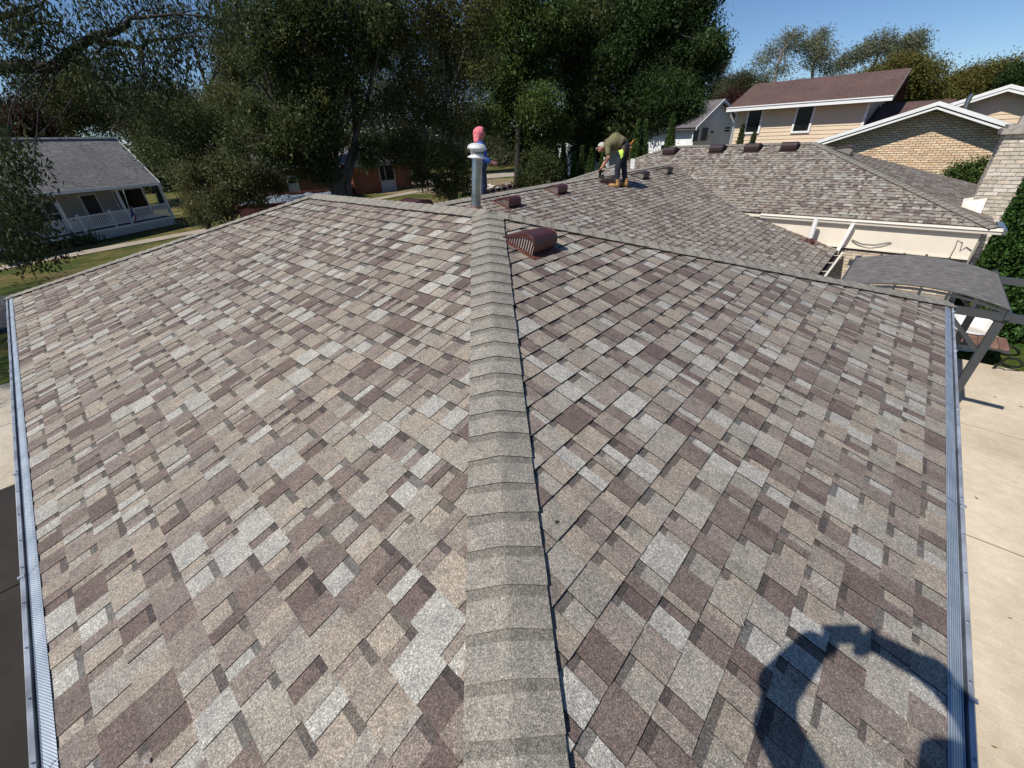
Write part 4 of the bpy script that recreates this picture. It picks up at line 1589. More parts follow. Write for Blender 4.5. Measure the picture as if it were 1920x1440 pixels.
def smin(a, b, k):
    h = np.clip(.5 + .5 * (b - a) / k, 0, 1)
    return b + (a - b) * h - k * h * (1 - h)


def skin(parts, k=.03, infl=0.0, cuts=()):
    """parts: ('c', a, b, ra, rb) or ('b', centre, radii)"""
    def f(P):
        d = None
        for p in parts:
            q = capsule(P, *p[1:]) if p[0] == 'c' else blob(P, *p[1:])
            d = q if d is None else smin(d, q, k)
        d = d - infl
        for (pt, nn) in cuts:                 # keep the side the normal points away from
            d = np.maximum(d, (P - np.array(pt, float)) @ np.array(nn, float))
        return d
    return f


def bounds(parts, pad=.06):
    L, H = [], []
    for p in parts:
        if p[0] == 'c':
            for q, r in ((p[1], p[3]), (p[2], p[4])):
                L.append(np.array(q, float) - r); H.append(np.array(q, float) + r)
        else:
            L.append(np.array(p[1], float) - np.array(p[2])); H.append(np.array(p[1], float) + np.array(p[2]))
    return np.min(L, 0) - pad, np.max(H, 0) + pad


def flesh(name, parts, h, mat, parent, k=.03, infl=0.0, cuts=(), extra=None):
    lo, hi = bounds(parts, .05 + infl)
    V, Fq = surface_nets(skin(parts, k, infl, cuts), lo, hi, h)
    mb = MB()
    mb.mesh(V, [tuple(q) for q in Fq], 0, None, True)
    if extra:
        for (V2, F2) in extra:
            mb.mesh(V2, [tuple(q) for q in F2], 0, None, True)
    return mb.build(name, mat, parent, local=True)


def hand_parts(wrist, palm_dir, across, curl, side=1, s=1.0):
    """palm plus five unequal, bent fingers; curl = unit vector the fingers bend towards"""
    w = np.array(wrist, float); d = np.array(palm_dir, float); a = np.array(across, float); c = np.array(curl, float)
    P = []
    for o in (-.028, -.009, .010, .028):
        P.append(('c', w + a * o * .7 * s, w + d * .085 * s + a * o * s, .016 * s, .014 * s))
    for o, L in ((-.030, .060), (-.011, .075), (.009, .080), (.028, .070)):
        k0 = w + d * .088 * s + a * o * s
        k1 = k0 + (d * .8 + c * .6) * L * .45 * s
        k2 = k1 + (d * .25 + c * .95) * L * .32 * s
        k3 = k2 + (-d * .4 + c * .8) * L * .22 * s
        P += [('c', k0, k1, .0105 * s, .0095 * s), ('c', k1, k2, .0095 * s, .0085 * s), ('c', k2, k3, .0085 * s, .0075 * s)]
    t0 = w + d * .025 * s + a * .032 * side * s
    t1 = t0 + (a * side * .7 + d * .6 + c * .25) * .045 * s
    t2 = t1 + (d * .8 + c * .5) * .035 * s
    P += [('c', t0, t1, .014 * s, .011 * s), ('c', t1, t2, .011 * s, .008 * s)]
    return P


def hand_mesh(parts, h=.005):
    lo, hi = bounds(parts, .02)
    return surface_nets(skin(parts, .006), lo, hi, h)


def person(loc, face_az, label, scale=1.0):
    e = empty('person', loc, label, 'person')
    e.rotation_euler = (0, 0, face_az)
    e.scale = (scale,) * 3
    return e


# --- the roofer bending over the vent (local: x ahead, y to his left, z up)
fp_ = onB(1160, 350)
pe = person(fp_, math.radians(116), 'roofer in olive tee and tool belt bending over to fix a black vent', .97)
hipL, hipR = (-.05, .095, .93), (-.05, -.095, .93)
legs = [('c', hipL, (.06, .105, .50), .092, .062), ('c', (.06, .105, .50), (.06, .11, .10), .060, .044),
        ('c', hipR, (-.085, -.115, .50), .092, .062), ('c', (-.085, -.115, .50), (-.16, -.12, .10), .060, .044)]
pelvis = [('c', hipL, hipR, .105, .105), ('c', (-.06, 0, .95), (.06, 0, 1.05), .125, .125)]
def sq(parts, k=.80):
    f = lambda p: (p[0] * k if p[0] > 0 else p[0], p[1], p[2])
    return [(p[0], f(p[1]), f(p[2]), *p[3:]) if p[0] == 'c' else (p[0], f(p[1]), *p[2:]) for p in parts]


torso = [('c', (.04, 0, 1.03), (.24, 0, 1.11), .145, .160), ('c', (.24, .06, 1.10), (.44, .085, 1.04), .14, .11), ('c', (.24, -.06, 1.10), (.44, -.085, 1.04), .14, .11),
         ('c', (.44, .17, 1.00), (.44, -.17, 1.00), .075, .075)]
sleeves = [('c', (.44, .18, 1.00), (.42, .225, .83), .068, .056), ('c', (.44, -.18, 1.00), (.45, -.215, .84), .068, .056)]
arms = [('c', (.44, .185, 1.00), (.395, .235, .72), .054, .044), ('c', (.395, .235, .72), (.56, .15, .50), .042, .030),
        ('c', (.44, -.185, 1.00), (.46, -.225, .73), .054, .044), ('c', (.46, -.225, .73), (.62, -.06, .50), .042, .030)]
head = [('c', (.46, 0, 1.02), (.57, 0, .98), .058, .055), ('b', (.640, 0, .955), (.098, .078, .105)), ('b', (.695, 0, .90), (.045, .05, .06)), ('c', (.735, 0, .935), (.748, 0, .915), .014, .017),
        ('b', (.63, .078, .945), (.022, .012, .032)), ('b', (.63, -.078, .945), (.022, .012, .032))]
torso, sleeves, arms = sq(torso), sq(sleeves), sq(arms)
head = [(p[0], (p[1][0] - .118, *p[1][1:]), (p[2][0] - .118, *p[2][1:]), *p[3:]) if p[0] == 'c' else (p[0], (p[1][0] - .118, *p[1][1:]), *p[2:]) for p in head]
feet = [('c', (.04, .11, .06), (.22, .13, .04), .050, .045), ('c', (-.18, -.12, .06), (-.01, -.15, .04), .050, .045)]
h1 = hand_mesh(hand_parts((.448, .15, .50), (.75, -.35, -.55), (.35, .93, 0), (.45, -.2, -.85), 1))
h2 = hand_mesh(hand_parts((.496, -.06, .50), (.65, .1, -.75), (0, 1, 0), (.3, .3, -.9), -1))
flesh('body', legs + pelvis + torso + arms + head + feet, .016, M['skin'], pe, .035, 0, (), [h1, h2])
flesh('shirt', torso + sleeves, .014, M['shirt_olive'], pe, .035, .014)
flesh('trousers', legs + pelvis, .014, M['pants'], pe, .03, .017, [((0, 0, .10), (0, 0, -1)), ((.03, 0, 1.07), (.9, 0, .35))])
flesh('boot', [feet[0], ('c', (.04, .11, .06), (.055, .11, .17), .055, .055)], .012, M['boots'], pe, .03, .014, [((0, 0, -.006), (0, 0, -1))])
flesh('boot', [feet[1], ('c', (-.18, -.12, .06), (-.165, -.12, .17), .055, .055)], .012, M['boots'], pe, .03, .014, [((0, 0, -.006), (0, 0, -1))])
capo_ = flesh('cap', [('b', (.527, 0, .975), (.108, .088, .100))], .012, M['cap_khaki'], pe, .02, .004, [((.527, 0, .96), (.35, 0, -1))])
mb = MB(); mb.tube([(.617, -.07, .965), (.672, 0, .925), (.617, .07, .965)], [.010, .018, .010], 8); mb.build('peak', M['cap_khaki'], capo_, local=True)
flesh('tool_belt', [('c', (.015, .10, 1.02), (.015, -.10, 1.02), .142, .142)], .014, M['leather'], pe, .02, 0, [((.045, 0, 1.03), (.85, 0, .5)), ((-.01, 0, 1.01), (-.85, 0, -.5))])
flesh('tool_pouch', [('b', (-.05, .20, .87), (.075, .055, .13))], .014, M['leather'], pe)
flesh('tool_pouch', [('b', (-.155, -.02, .88), (.055, .10, .12))], .014, M['leather'], pe)
flesh('glove', [('b', (-.01, .262, .83), (.055, .022, .075)), ('c', (.0, .262, .80), (.06, .262, .87), .022, .016), ('c', (-.01, .262, .80), (-.015, .262, .70), .020, .016), ('c', (-.03, .262, .82), (-.05, .262, .73), .016, .012)],
      .010, M['neon'], pe, .02)
mb = MB(); mb.tube([(-.20, .05, .93), (-.215, .055, .55)], .013, 8); mb.box((-.245, .045, .92), (.06, 0, 0), (0, .025, 0), (0, 0, .025), 0); mb.build('hammer', M['wood'], pe, local=True)
mb = MB(); mb.tube([(-.18, -.02, .98), (-.25, -.03, 1.05), (-.29, -.02, 1.10)], .012, 8); mb.build('pry_bar', plain('orange_tool', (.75, .22, .04)), pe, local=True)
flesh('knee_pad', [('b', (.105, .105, .50), (.040, .062, .085))], .012, M['black'], pe, .02, .0)
flesh('knee_pad', [('b', (-.04, -.115, .50), (.040, .062, .085))], .012, plain('tan_knee_pad', (.42, .33, .22)), pe, .02, .0)
# nail gun in his hand
nw = Matrix.Translation(fp_) @ Matrix.Rotation(math.radians(116), 4, 'Z') @ Matrix.Scale(.97, 4)
ng = empty('nail_gun', nw @ Vector((.53, .04, .30)), 'black nail gun held down by the bending roofer', 'nail gun')
ng.rotation_euler = (0, 0, math.radians(116)); ng.scale = (.97,) * 3
mb = MB(); mb.tube([(.0, 0, -.08), (.0, 0, .10)], [.032, .04], 10); mb.tube([(0, 0, .10), (0, 0, .16)], [.046, .046], 10); mb.build('motor_housing', M['black'], ng, local=True)
mb = MB(); mb.bar((0, 0, .06), (-.11, .03, .10), .035, .04); mb.build('grip', M['dark_gap'], ng, local=True)
mb = MB(); mb.tube([(-.07, -.035, -.05), (-.07, .035, -.05)], .06, 14); mb.build('nail_drum', M['dark_gap'], ng, local=True)

# --- helper beyond the ridge, seen from behind over the flue pipe
bd = atD(898, 237, 11.9)
gz2 = ZB - SB * (bd[1] - YB)
hscale = (bd[2] - gz2) / 1.80
ph2 = person((bd[0], bd[1], gz2), math.radians(-48), 'worker in pink hood and blue sleeves standing behind the flue pipe', hscale)
legs2 = [('c', (0, .095, .92), (.02, .11, .50), .088, .060), ('c', (.02, .11, .50), (-.02, .12, .09), .056, .042),
         ('c', (0, -.095, .92), (.0, -.11, .50), .088, .060), ('c', (.0, -.11, .50), (-.05, -.12, .09), .056, .042)]
pel2 = [('c', (0, .09, .95), (0, -.09, .95), .105, .105)]
tor2 = [('c', (0, 0, 1.0), (.0, 0, 1.22), .125, .14), ('c', (.0, .06, 1.22), (.01, .09, 1.40), .115, .085), ('c', (.0, -.06, 1.22), (.01, -.09, 1.40), .115, .085), ('c', (0, .17, 1.41), (0, -.17, 1.41), .066, .066)]
arm2 = [('c', (0, .195, 1.40), (.04, .245, 1.12), .055, .045), ('c', (.04, .245, 1.12), (.26, .17, 1.02), .042, .030),
        ('c', (0, -.195, 1.40), (.05, -.255, 1.13), .055, .045), ('c', (.05, -.255, 1.13), (.27, -.21, 1.02), .042, .030)]
hd2 = [('c', (0, 0, 1.42), (.02, 0, 1.55), .056, .055), ('b', (.03, 0, 1.66), (.098, .080, .118)), ('b', (.07, 0, 1.60), (.05, .052, .06)), ('c', (.125, 0, 1.66), (.14, 0, 1.635), .012, .016),
       ('b', (.02, .08, 1.65), (.022, .012, .032)), ('b', (.02, -.08, 1.65), (.022, .012, .032))]
ft2 = [('c', (-.03, .12, .05), (.14, .14, .035), .045, .04), ('c', (-.06, -.12, .05), (.12, -.14, .035), .045, .04)]
g1 = hand_mesh(hand_parts((.26, .17, 1.02), (.95, -.2, -.1), (.2, .95, 0), (.1, -.3, -.95), 1))
g2 = hand_mesh(hand_parts((.27, -.21, 1.02), (.95, .2, -.1), (-.2, .95, 0), (.1, .3, -.95), -1))
flesh('body', legs2 + pel2 + tor2 + arm2 + hd2 + ft2, .018, M['skin'], ph2, .035, 0, (), [g1, g2])
flesh('shirt', tor2 + arm2[:1] + arm2[2:3] + [('c', (.04, .245, 1.12), (.17, .205, 1.06), .044, .038), ('c', (.05, -.255, 1.13), (.18, -.23, 1.07), .044, .038)], .016, M['shirt_blue'], ph2, .035, .016)
flesh('jeans', legs2 + pel2, .016, M['jeans'], ph2, .03, .018)
flesh('hood', [('b', (.015, 0, 1.675), (.125, .108, .118)), ('c', (-.05, 0, 1.66), (-.075, 0, 1.52), .095, .075), ('c', (-.04, .07, 1.58), (-.05, .10, 1.50), .05, .05), ('c', (-.04, -.07, 1.58), (-.05, -.10, 1.50), .05, .05)], .013, M['hood_pink'], ph2, .05, .010, [((.085, 0, 1.66), (1, 0, -.22))])
flesh('shoe', ft2[:1], .014, M['black'], ph2, .02, .015)
flesh('shoe', ft2[1:], .014, M['black'], ph2, .02, .015)
flesh('glove', [('c', (.25, -.212, 1.03), (.37, -.19, 1.0), .045, .055)], .012, plain('mauve_glove', (.17, .07, .075)), ph2)

# --- the photographer, just outside the frame: only the shadow shows
face = math.radians(43.3)
fwd = np.array((math.cos(face), math.sin(face), 0)); lft = np.array((-math.sin(face), math.cos(face), 0))
base = np.array((.36, .27, .0)); base[2] = S_ * .24
pg = person(base, face, 'photographer out of frame holding a phone in both hands, cast as a shadow', 1.0)
def loc_(P):                                   # world -> photographer's own axes
    d = np.array(P, float) - base
    return np.array((d @ fwd, d @ lft, d[2]))


cam_l = loc_(CAM)
ph_c = cam_l + np.array((-.022, 0, -.012))     # centre of the phone, behind the lens
shx, shz = .10, 1.46
HL = ph_c + np.array((-.030, .118, -.02)); HR = ph_c + np.array((-.030, -.118, -.02))
EL_ = loc_((.672, .728, 1.40)); ER_ = loc_((1.04, .20, 1.46))
ML_ = (EL_ + HL) / 2 + loc_(base + _R0 * -.055); MR_ = (ER_ + HR) / 2 + loc_(base + _R0 * .03 + np.array((0, 0, .05)))
headc = loc_((.53, .335, 1.775))
legs3 = [('c', (0, .1, .92), (.03, .13, .50), .09, .06), ('c', (.03, .13, .50), (0, .15, .09), .058, .042),
         ('c', (0, -.1, .92), (.03, -.13, .50), .09, .06), ('c', (.03, -.13, .50), (0, -.15, .06), .058, .042)]
tor3 = [('c', (0, .09, .95), (0, -.09, .95), .11, .11), ('c', (0, 0, 1.0), (.02, 0, 1.22), .125, .135), ('c', (.02, .06, 1.22), (shx, .1, shz - .02), .115, .085), ('c', (.02, -.06, 1.22), (shx, -.1, shz - .02), .115, .085),
        ('c', (shx, .18, shz), (shx, -.18, shz), .066, .066)]
arm3 = [('c', (shx, .20, shz), EL_, .056, .048), ('c', EL_, ML_, .056, .050), ('c', ML_, HL, .050, .037), ('c', (shx, -.20, shz), ER_, .062, .056), ('c', ER_, MR_, .058, .052), ('c', MR_, HR, .052, .040)]
hd3 = [('c', (shx, 0, shz + .02), headc - np.array((.03, 0, .10)), .058, .056), ('b', headc, (.105, .088, .118)), ('b', headc + np.array((.045, 0, -.06)), (.05, .052, .06)), ('c', headc + np.array((.095, 0, 0)), headc + np.array((.11, 0, -.025)), .012, .016)]
ft3 = [('c', (-.03, .15, .05), (.15, .17, .05), .045, .04), ('c', (-.03, -.15, .05), (.15, -.17, .05), .045, .04)]


def grip_hand(w, side):
    """hand on one end of the phone: fingers behind, index raised, thumb on the rim"""
    P = []
    inw = np.array((0, -side, 0.)); upv = np.array((0, 0, 1.)); back = np.array((-1., 0, 0))
    for o in (-.03, -.01, .012, .03):
        P.append(('c', w + upv * o * .7 + back * .01, w + inw * .045 + upv * o, .016, .014))
    for o, L, u in ((-.03, .04, -.1), (-.010, .045, 0), (.012, .040, .1)):
        k0 = w + inw * .045 + upv * o
        P += [('c', k0, k0 + inw * L * .4 + back * .004, .010, .009), ('c', k0 + inw * L * .4 + back * .004, k0 + inw * L * .75 + back * .018, .009, .008)]
    k0 = w + inw * .03 + upv * .035
    P += [('c', k0, k0 + upv * .045 + inw * .012, .011, .010), ('c', k0 + upv * .045 + inw * .012, k0 + upv * .085 + back * .012, .010, .008)]
    t0 = w + upv * -.02 + back * .012
    P += [('c', t0, t0 + inw * .035 - upv * .035, .014, .011), ('c', t0 + inw * .035 - upv * .035, t0 + inw * .065 - upv * .03 , .011, .009)]
    return P


e1 = hand_mesh(grip_hand(HL, 1)); e2 = hand_mesh(grip_hand(HR, -1))
flesh('body', legs3 + tor3 + arm3 + hd3 + ft3, .018, M['skin'], pg, .035, 0, (), [e1, e2])
flesh('shirt', tor3 + arm3[:1] + arm3[2:3], .018, M['shirt_olive'], pg, .035, .014)
flesh('trousers', legs3, .018, M['pants'], pg, .03, .018)
flesh('boot', ft3[:1], .016, M['boots'], pg, .02, .014); flesh('boot', ft3[1:], .016, M['boots'], pg, .02, .014)
flesh('hair', [('b', headc + np.array((-.015, 0, .03)), (.105, .088, .105))], .014, M['leather'], pg, .02, 0, [((headc + np.array((.06, 0, .0))), (.8, 0, -.6))])
pw = base + fwd * ph_c[0] + lft * ph_c[1] + np.array((0, 0, ph_c[2]))
tel = empty('phone', pw, 'phone held sideways by the photographer, out of frame', 'phone')
mb = MB()
tilt = np.cross(lft, (0, 0, 1.))
fdir = _F; updir = _U; sdir = -_R
def pbox(s0, s1, u0, u1, f0, f1):
    mb.box(pw + sdir * s0 + updir * u0 + fdir * f0, sdir * (s1 - s0), updir * (u1 - u0), fdir * (f1 - f0))
pbox(-.078, .078, -.037, .037, -.014, -.006)
mb.build('phone_body', M['black'], tel)

# ================================================================== GAZEBO AND PATIO
gz = empty('gazebo', (11, 0, GZ), 'dark steel gazebo with arched grey canopy on the patio', 'gazebo')
gxa, gxb = 9.5, 11.65
kk = (gxa - CAM[0]) / (8.0 - CAM[0])
yR = onX(1897, 578, gxa)[1]; zE_ = onX(1897, 578, gxa)[2]
yL = 1.12
zTop = onX(1700, 541, gxa)[2] - .05
nseg = 14
mb = MB()
def can(y, x):
    t = (y - yR) / (yL - yR)
    z = zE_ - .03 + .165 * (1 - (2 * t - 1) ** 2)
    return np.array((x, y, z))
for i in range(nseg):
    y0_, y1_ = yR + (yL - yR) * i / nseg, yR + (yL - yR) * (i + 1) / nseg
    for j in range(6):
        x0_, x1_ = gxa + (gxb - gxa) * j / 6, gxa + (gxb - gxa) * (j + 1) / 6
        sag = lambda x: -.012 * math.sin(math.pi * 6 * (x - gxa) / (gxb - gxa)) ** 2
        q = [can(y0_, x0_) , can(y0_, x1_), can(y1_, x1_), can(y1_, x0_)]
        mb.poly(q, 0, None, True)
        mb.poly([p - (0, 0, .012) for p in q][::-1], 0, None, True)
mb.build('canopy', M['canopy'], gz)
for x in (gxa, gxb):
    mb = MB()
    P0 = [can(yR + (yL - yR) * i / nseg, x) - np.array((0, 0, .05)) for i in range(nseg + 1)]
    for a, b in zip(P0[:-1], P0[1:]):
        mb.bar(a, b, .04, .03)
    mb.build('arched_rib', M['gaz_steel'], gz)
    mb = MB(); mb.bar((x - .02, yR - .55, zE_ - .13), (x - .02, yL + .1, zE_ - .13), .07, .11); mb.build('beam', M['gaz_steel'], gz)
    for i in range(7):
        y = yR + .05 + (yL - yR - .1) * i / 6
        mb = MB(); mb.bar((x, y, zE_ - .10), (x, y, can(y, x)[2] + (.035 if x == gxb else -.02)), .035); mb.build('strut', M['gaz_steel'], gz)
for y in (yR, yL):
    mb = MB(); mb.bar((gxa - .1, y, zE_ - .10), (gxb + .35, y, zE_ - .10), .06, .09); mb.build('side_beam', M['gaz_steel'], gz)
for x in (gxa + .02, gxb - .05):
    for y in (yR + .03, yL - .1):
        mb = MB(); mb.bar((x, y, GZ), (x, y, zE_ - .12), .10); mb.abox(x - .1, x + .1, y - .1, y + .1, GZ, GZ + .015); mb.build('post', M['gaz_steel'], gz)
mb = MB(); mb.bar((gxa + .02, yR + .03, zE_ - .75), (gxa + .02, yR + .62, zE_ - .16), .05); mb.build('brace', M['gaz_steel'], gz)
mb = MB(); mb.bar((gxb - .05, yR + .03, zE_ - .75), (gxb - .05, yR + .62, zE_ - .16), .05); mb.build('brace', M['gaz_steel'], gz)

# garden glider with slatted table top half hidden behind the gutter
gl_c = onZ(1862, 640, GZ + .45)
sw = empty('garden_glider', (gl_c[0], gl_c[1], GZ), 'reddish slatted garden glider with curved black legs by the gazebo post', 'garden seat')
for i in range(6):
    y0_ = gl_c[1] + .55 - i * .155
    for j in range(2):
        mb = MB(); x0_ = gl_c[0] - .35 + j * .36
        c = random.uniform(.75, 1.2)
        mb.abox(x0_, x0_ + .35, y0_, y0_ + .145, GZ + .42, GZ + .45, 0, (c, c * random.uniform(.9, 1.1), c)); mb.build('slat', M['paver'], sw)
mb = MB(); mb.abox(gl_c[0] - .36, gl_c[0] + .38, gl_c[1] - .25, gl_c[1] + .72, GZ + .37, GZ + .415); mb.build('seat_frame', M['gaz_steel'], sw)
for sgn in (-1, 1):
    x0_ = gl_c[0] + sgn * .34
    mb = MB()
    pts = [(x0_ - .3 + .6 * t_, gl_c[1] - .30 - .22 * math.sin(math.pi * t_), GZ + .40 - .38 * math.sin(math.pi * t_ * .5) ** 1.2) for t_ in np.linspace(0, 1, 9)]
    mb.tube(pts, .022, 8); mb.build('curved_leg', M['black'], sw)
    mb = MB()
    pts = [(x0_ - .35 + .3 * t_, gl_c[1] - .26 + .1 * t_, GZ + .40 - .4 * t_ ** 2) for t_ in np.linspace(0, 1, 7)]
    mb.tube(pts, .022, 8); mb.build('curved_leg', M['black'], sw)
# white tub with dark things in it
tb = onZ(1822, 607, GZ + .5)
tub = empty('white_tub', (tb[0], tb[1], GZ), 'shallow white plastic tub seen between the gazebo posts', 'tub')
mb = MB()
ring = [(math.cos(a) * .62, math.sin(a) * .42) for a in np.linspace(0, 2 * math.pi, 24, endpoint=False)]
for i in range(24):
    (x0_, y0_), (x1_, y1_) = ring[i], ring[(i + 1) % 24]
    for (s0, z0, s1, z1) in ((.85, 0.0, 1.0, .5), (1.0, .5, 1.07, .52), (1.07, .52, 1.07, .48)):
        mb.poly([(tb[0] + x0_ * s0, tb[1] + y0_ * s0, GZ + z0), (tb[0] + x1_ * s0, tb[1] + y1_ * s0, GZ + z0), (tb[0] + x1_ * s1, tb[1] + y1_ * s1, GZ + z1), (tb[0] + x0_ * s1, tb[1] + y0_ * s1, GZ + z1)])
mb.build('tub_wall', M['white_paint'], tub)
mb = MB(); mb.tube([(tb[0], tb[1], GZ + .25), (tb[0], tb[1], GZ + .27)], .55, 20); mb.build('tub_bottom', M['slat_light'], tub)
# white rag on the lawn
rg = onZ(1900, 602, GZ + .05)
mb = MB()
pts = []
for i in range(6):
    for j in range(6):
        pts.append((rg[0] + (i - 2.5) * .09, rg[1] + (j - 2.5) * .075, GZ + .03 + .10 * random.random()))
mb.mesh(pts, [(i * 6 + j, (i + 1) * 6 + j, (i + 1) * 6 + j + 1, i * 6 + j + 1) for i in range(5) for j in range(5)], 0, None, True)
tag(mb.build('cloth', M['tree_tag']), 'crumpled white cloth lying on the lawn beside the hedge', 'cloth')

# black cable on the frieze and at the corner
mb = MB()
def fz_(px, py): return onX(px, py, XW - .03)
mb.tube([fz_(1597, 452), fz_(1610, 460), fz_(1630, 465), fz_(1652, 462), fz_(1672, 456), fz_(1668, 454), fz_(1640, 459), fz_(1615, 457), fz_(1597, 449)], .006, 6)
tag(mb.build('cable', M['black']), 'thin black cable sagging from the downspout along the frieze board', 'cable')
mb = MB()
mb.tube([fz_(1778, 488), fz_(1790, 466), fz_(1796, 450), fz_(1805, 455), fz_(1800, 470), fz_(1812, 463), fz_(1822, 470)], .007, 6)
tag(mb.build('cable', M['black']), 'tangled black cable near the right end of the frieze board', 'cable')
# small white box on the roof beside the roofer
bp_ = onB(1189, 318)
mb = MB(); mb.box((bp_[0], bp_[1], bp_[2] + .01), (.10, .03, 0), (-.04, .12, .03), (0, 0, .26)); tag(mb.build('nail_carton', M['white_bits']), 'small white carton standing on the roof right of the roofer', 'carton')
bp_ = onB(1150, 318)
mb = MB(); mb.box((bp_[0], bp_[1] + .2, bp_[2] + .07), (.08, -.02, -.006), (.03, .12, .036), (-.04, .04, .22)); tag(mb.build('sheet_pack', M['white_bits']), 'white paper pack leaning behind the roofer legs', 'pack')

# ================================================================== TRAILERS OF OLD SHINGLES BEHIND THE ROOF
ta = onZ(452, 384, -1.5); tb_ = onZ(600, 362, -1.5)
dr = np.array((.82, -.57, 0)); sd2 = np.array((.57, .82, 0))
dl = empty('dump_trailer', (ta[0], ta[1], GZ), 'low open trailer with dark red rim and blue grey tarp behind the far roof corner', 'trailer')
O = np.array((ta[0], ta[1], GZ)) - sd2 * 1.0
mb = MB()
mb.box(O + (0, 0, .5), dr * 6.5, sd2 * .06, (0, 0, .8)); mb.box(O + sd2 * 2.0 + (0, 0, .5), dr * 6.5, sd2 * .06, (0, 0, 1.25))
mb.box(O + (0, 0, .5), dr * .06, sd2 * 2.0, (0, 0, .8)); mb.box(O + dr * 6.44 + (0, 0, .5), dr * .06, sd2 * 2.0, (0, 0, .8)); mb.box(O + (0, 0, .45), dr * 6.5, sd2 * 2.06, (0, 0, .06))
mb.build('tub', M['rust_dark'], dl)
mb = MB(); mb.bar(O + sd2 * 2.03 + (0, 0, 1.8), O + sd2 * 2.03 + dr * 6.5 + (0, 0, 1.8), .12, .10); mb.bar(O + (0, 0, 1.32), O + dr * 6.5 + (0, 0, 1.32), .10, .08); mb.build('top_rail', M['rust_dark'], dl)
mb = MB()
gv = []
for i in range(21):
    for j in range(9):
        gv.append(O + dr * (.1 + i * .315) + sd2 * (.05 + j * .24) + (0, 0, 1.28 + .05 * j + random.uniform(-.07, .07)))
mb.mesh(gv, [(i * 9 + j, (i + 1) * 9 + j, (i + 1) * 9 + j + 1, i * 9 + j + 1) for i in range(20) for j in range(8)], 0, None, True)
mb.build('tarp', M['tarp'], dl)
for k in (2.2, 3.4):
    for s in (-.12, 2.1):
        mb = MB(); c = O + dr * k + sd2 * s + (0, 0, .36); mb.tube([c, c + sd2 * .18], .36, 18); mb.build('wheel', M['black'], dl)

t0 = onZ(905, 362, -1.45); t1 = onZ(1000, 341, -1.45)
d2 = (t1 - t0) / np.linalg.norm(t1 - t0); n2_ = np.array((-d2[1], d2[0], 0)); LT = np.linalg.norm(t1 - t0) + 1.5
ft = empty('flatbed_trailer', (t0[0], t0[1], GZ), 'long brown stake trailer piled with torn shingles behind the standing worker', 'trailer')
O2 = np.array((t0[0], t0[1], GZ)) - d2 * .6
mb = MB(); mb.box(O2 + (0, 0, .6), d2 * LT, n2_ * 2.1, (0, 0, .10)); mb.build('bed', M['rust_dark'], ft)
for z in (.95, 1.28):
    mb = MB(); mb.box(O2 + (0, 0, z), d2 * LT, n2_ * .05, (0, 0, .14)); mb.build('side_rail', M['rust_dark'], ft)
for i in range(int(LT / .42)):
    mb = MB(); mb.box(O2 + d2 * (.15 + i * .42) - n2_ * .03 + (0, 0, .62), d2 * .10, n2_ * .03, (0, 0, .86)); mb.build('stake', M['white_bits'] if i % 2 else M['rust_dark'], ft)
mb = MB(); gv = []
nx_ = 30
for i in range(nx_ + 1):
    for j in range(7):
        gv.append(O2 + d2 * (.1 + (LT - .2) * i / nx_) + n2_ * (.1 + j * .31) + (0, 0, .9 + .5 * math.sin(math.pi * (j + .5) / 7.2) + random.uniform(-.14, .14)))
mb.mesh(gv, [(i * 7 + j, (i + 1) * 7 + j, (i + 1) * 7 + j + 1, i * 7 + j + 1) for i in range(nx_) for j in range(6)])
mb.build('shingle_pile', M['debris'], ft)
mb = MB()
for i in range(40):
    c = O2 + d2 * random.uniform(.3, LT - .3) + n2_ * random.uniform(.1, 1.8) + (0, 0, 1.30 + random.uniform(-.2, .25))
    a = random.uniform(0, 6.28)
    mb.box(c, (.28 * math.cos(a), .28 * math.sin(a), random.uniform(-.1, .1)), (-.14 * math.sin(a), .14 * math.cos(a), .05), (0, 0, .02))
mb.build('wrappers', M['white_bits'], ft, 'stuff')
for k in (LT * .45, LT * .6):
    for s in (-.2, 2.1):
        mb = MB(); c = O2 + d2 * k + n2_ * s + (0, 0, .36); mb.tube([c, c + n2_ * .18], .36, 18); mb.build('wheel', M['black'], ft)

# ================================================================== TREES AND PLANTS
def unit(a):
    return a / (np.linalg.norm(a, axis=-1, keepdims=True) + 1e-9)


def leaf_quads(C, sig, per, L, Wd, r, droop=.3, flat=.4, tint_var=.3, hue=.12, wind=None):
    """C clump centres (n,3); returns quads and tints; droop bends leaves down, flat turns faces up"""
    n = len(C)
    N = n * per
    cen = np.repeat(C, per, 0) + r.normal(0, 1, (N, 3)) * np.repeat(np.broadcast_to(sig, (n, 3)), per, 0)
    d = unit(r.normal(0, 1, (N, 3)) + np.array((0, 0, -droop * 2.2)))
    if wind is not None:
        d = unit(d + np.array(wind))
    cn = unit(r.normal(0, 1, (n, 3)) + np.array((0, 0, flat * 2.2)))       # leaves of one spray face much the same way
    nn = unit(r.normal(0, .55, (N, 3)) + np.repeat(cn, per, 0))
    s = unit(np.cross(d, nn))
    ln = (L * r.uniform(.65, 1.3, N))[:, None]
    wd = (Wd * r.uniform(.65, 1.3, N))[:, None]
    fold = unit(np.cross(s, d)) * wd * .25
    V = np.stack([cen - d * ln * .5, cen + s * wd * .5 + fold, cen + d * ln * .5, cen - s * wd * .5 + fold], 1)
    cl = r.uniform(1 - tint_var, 1 + tint_var, n)
    hh = r.normal(0, hue, n)
    t = np.stack([cl * (1 + hh), cl, cl * (1 - hh * .5)], 1)
    t = np.repeat(t, per, 0) * r.uniform(.88, 1.12, (N, 1))
    return V, np.clip(t, .1, 3)


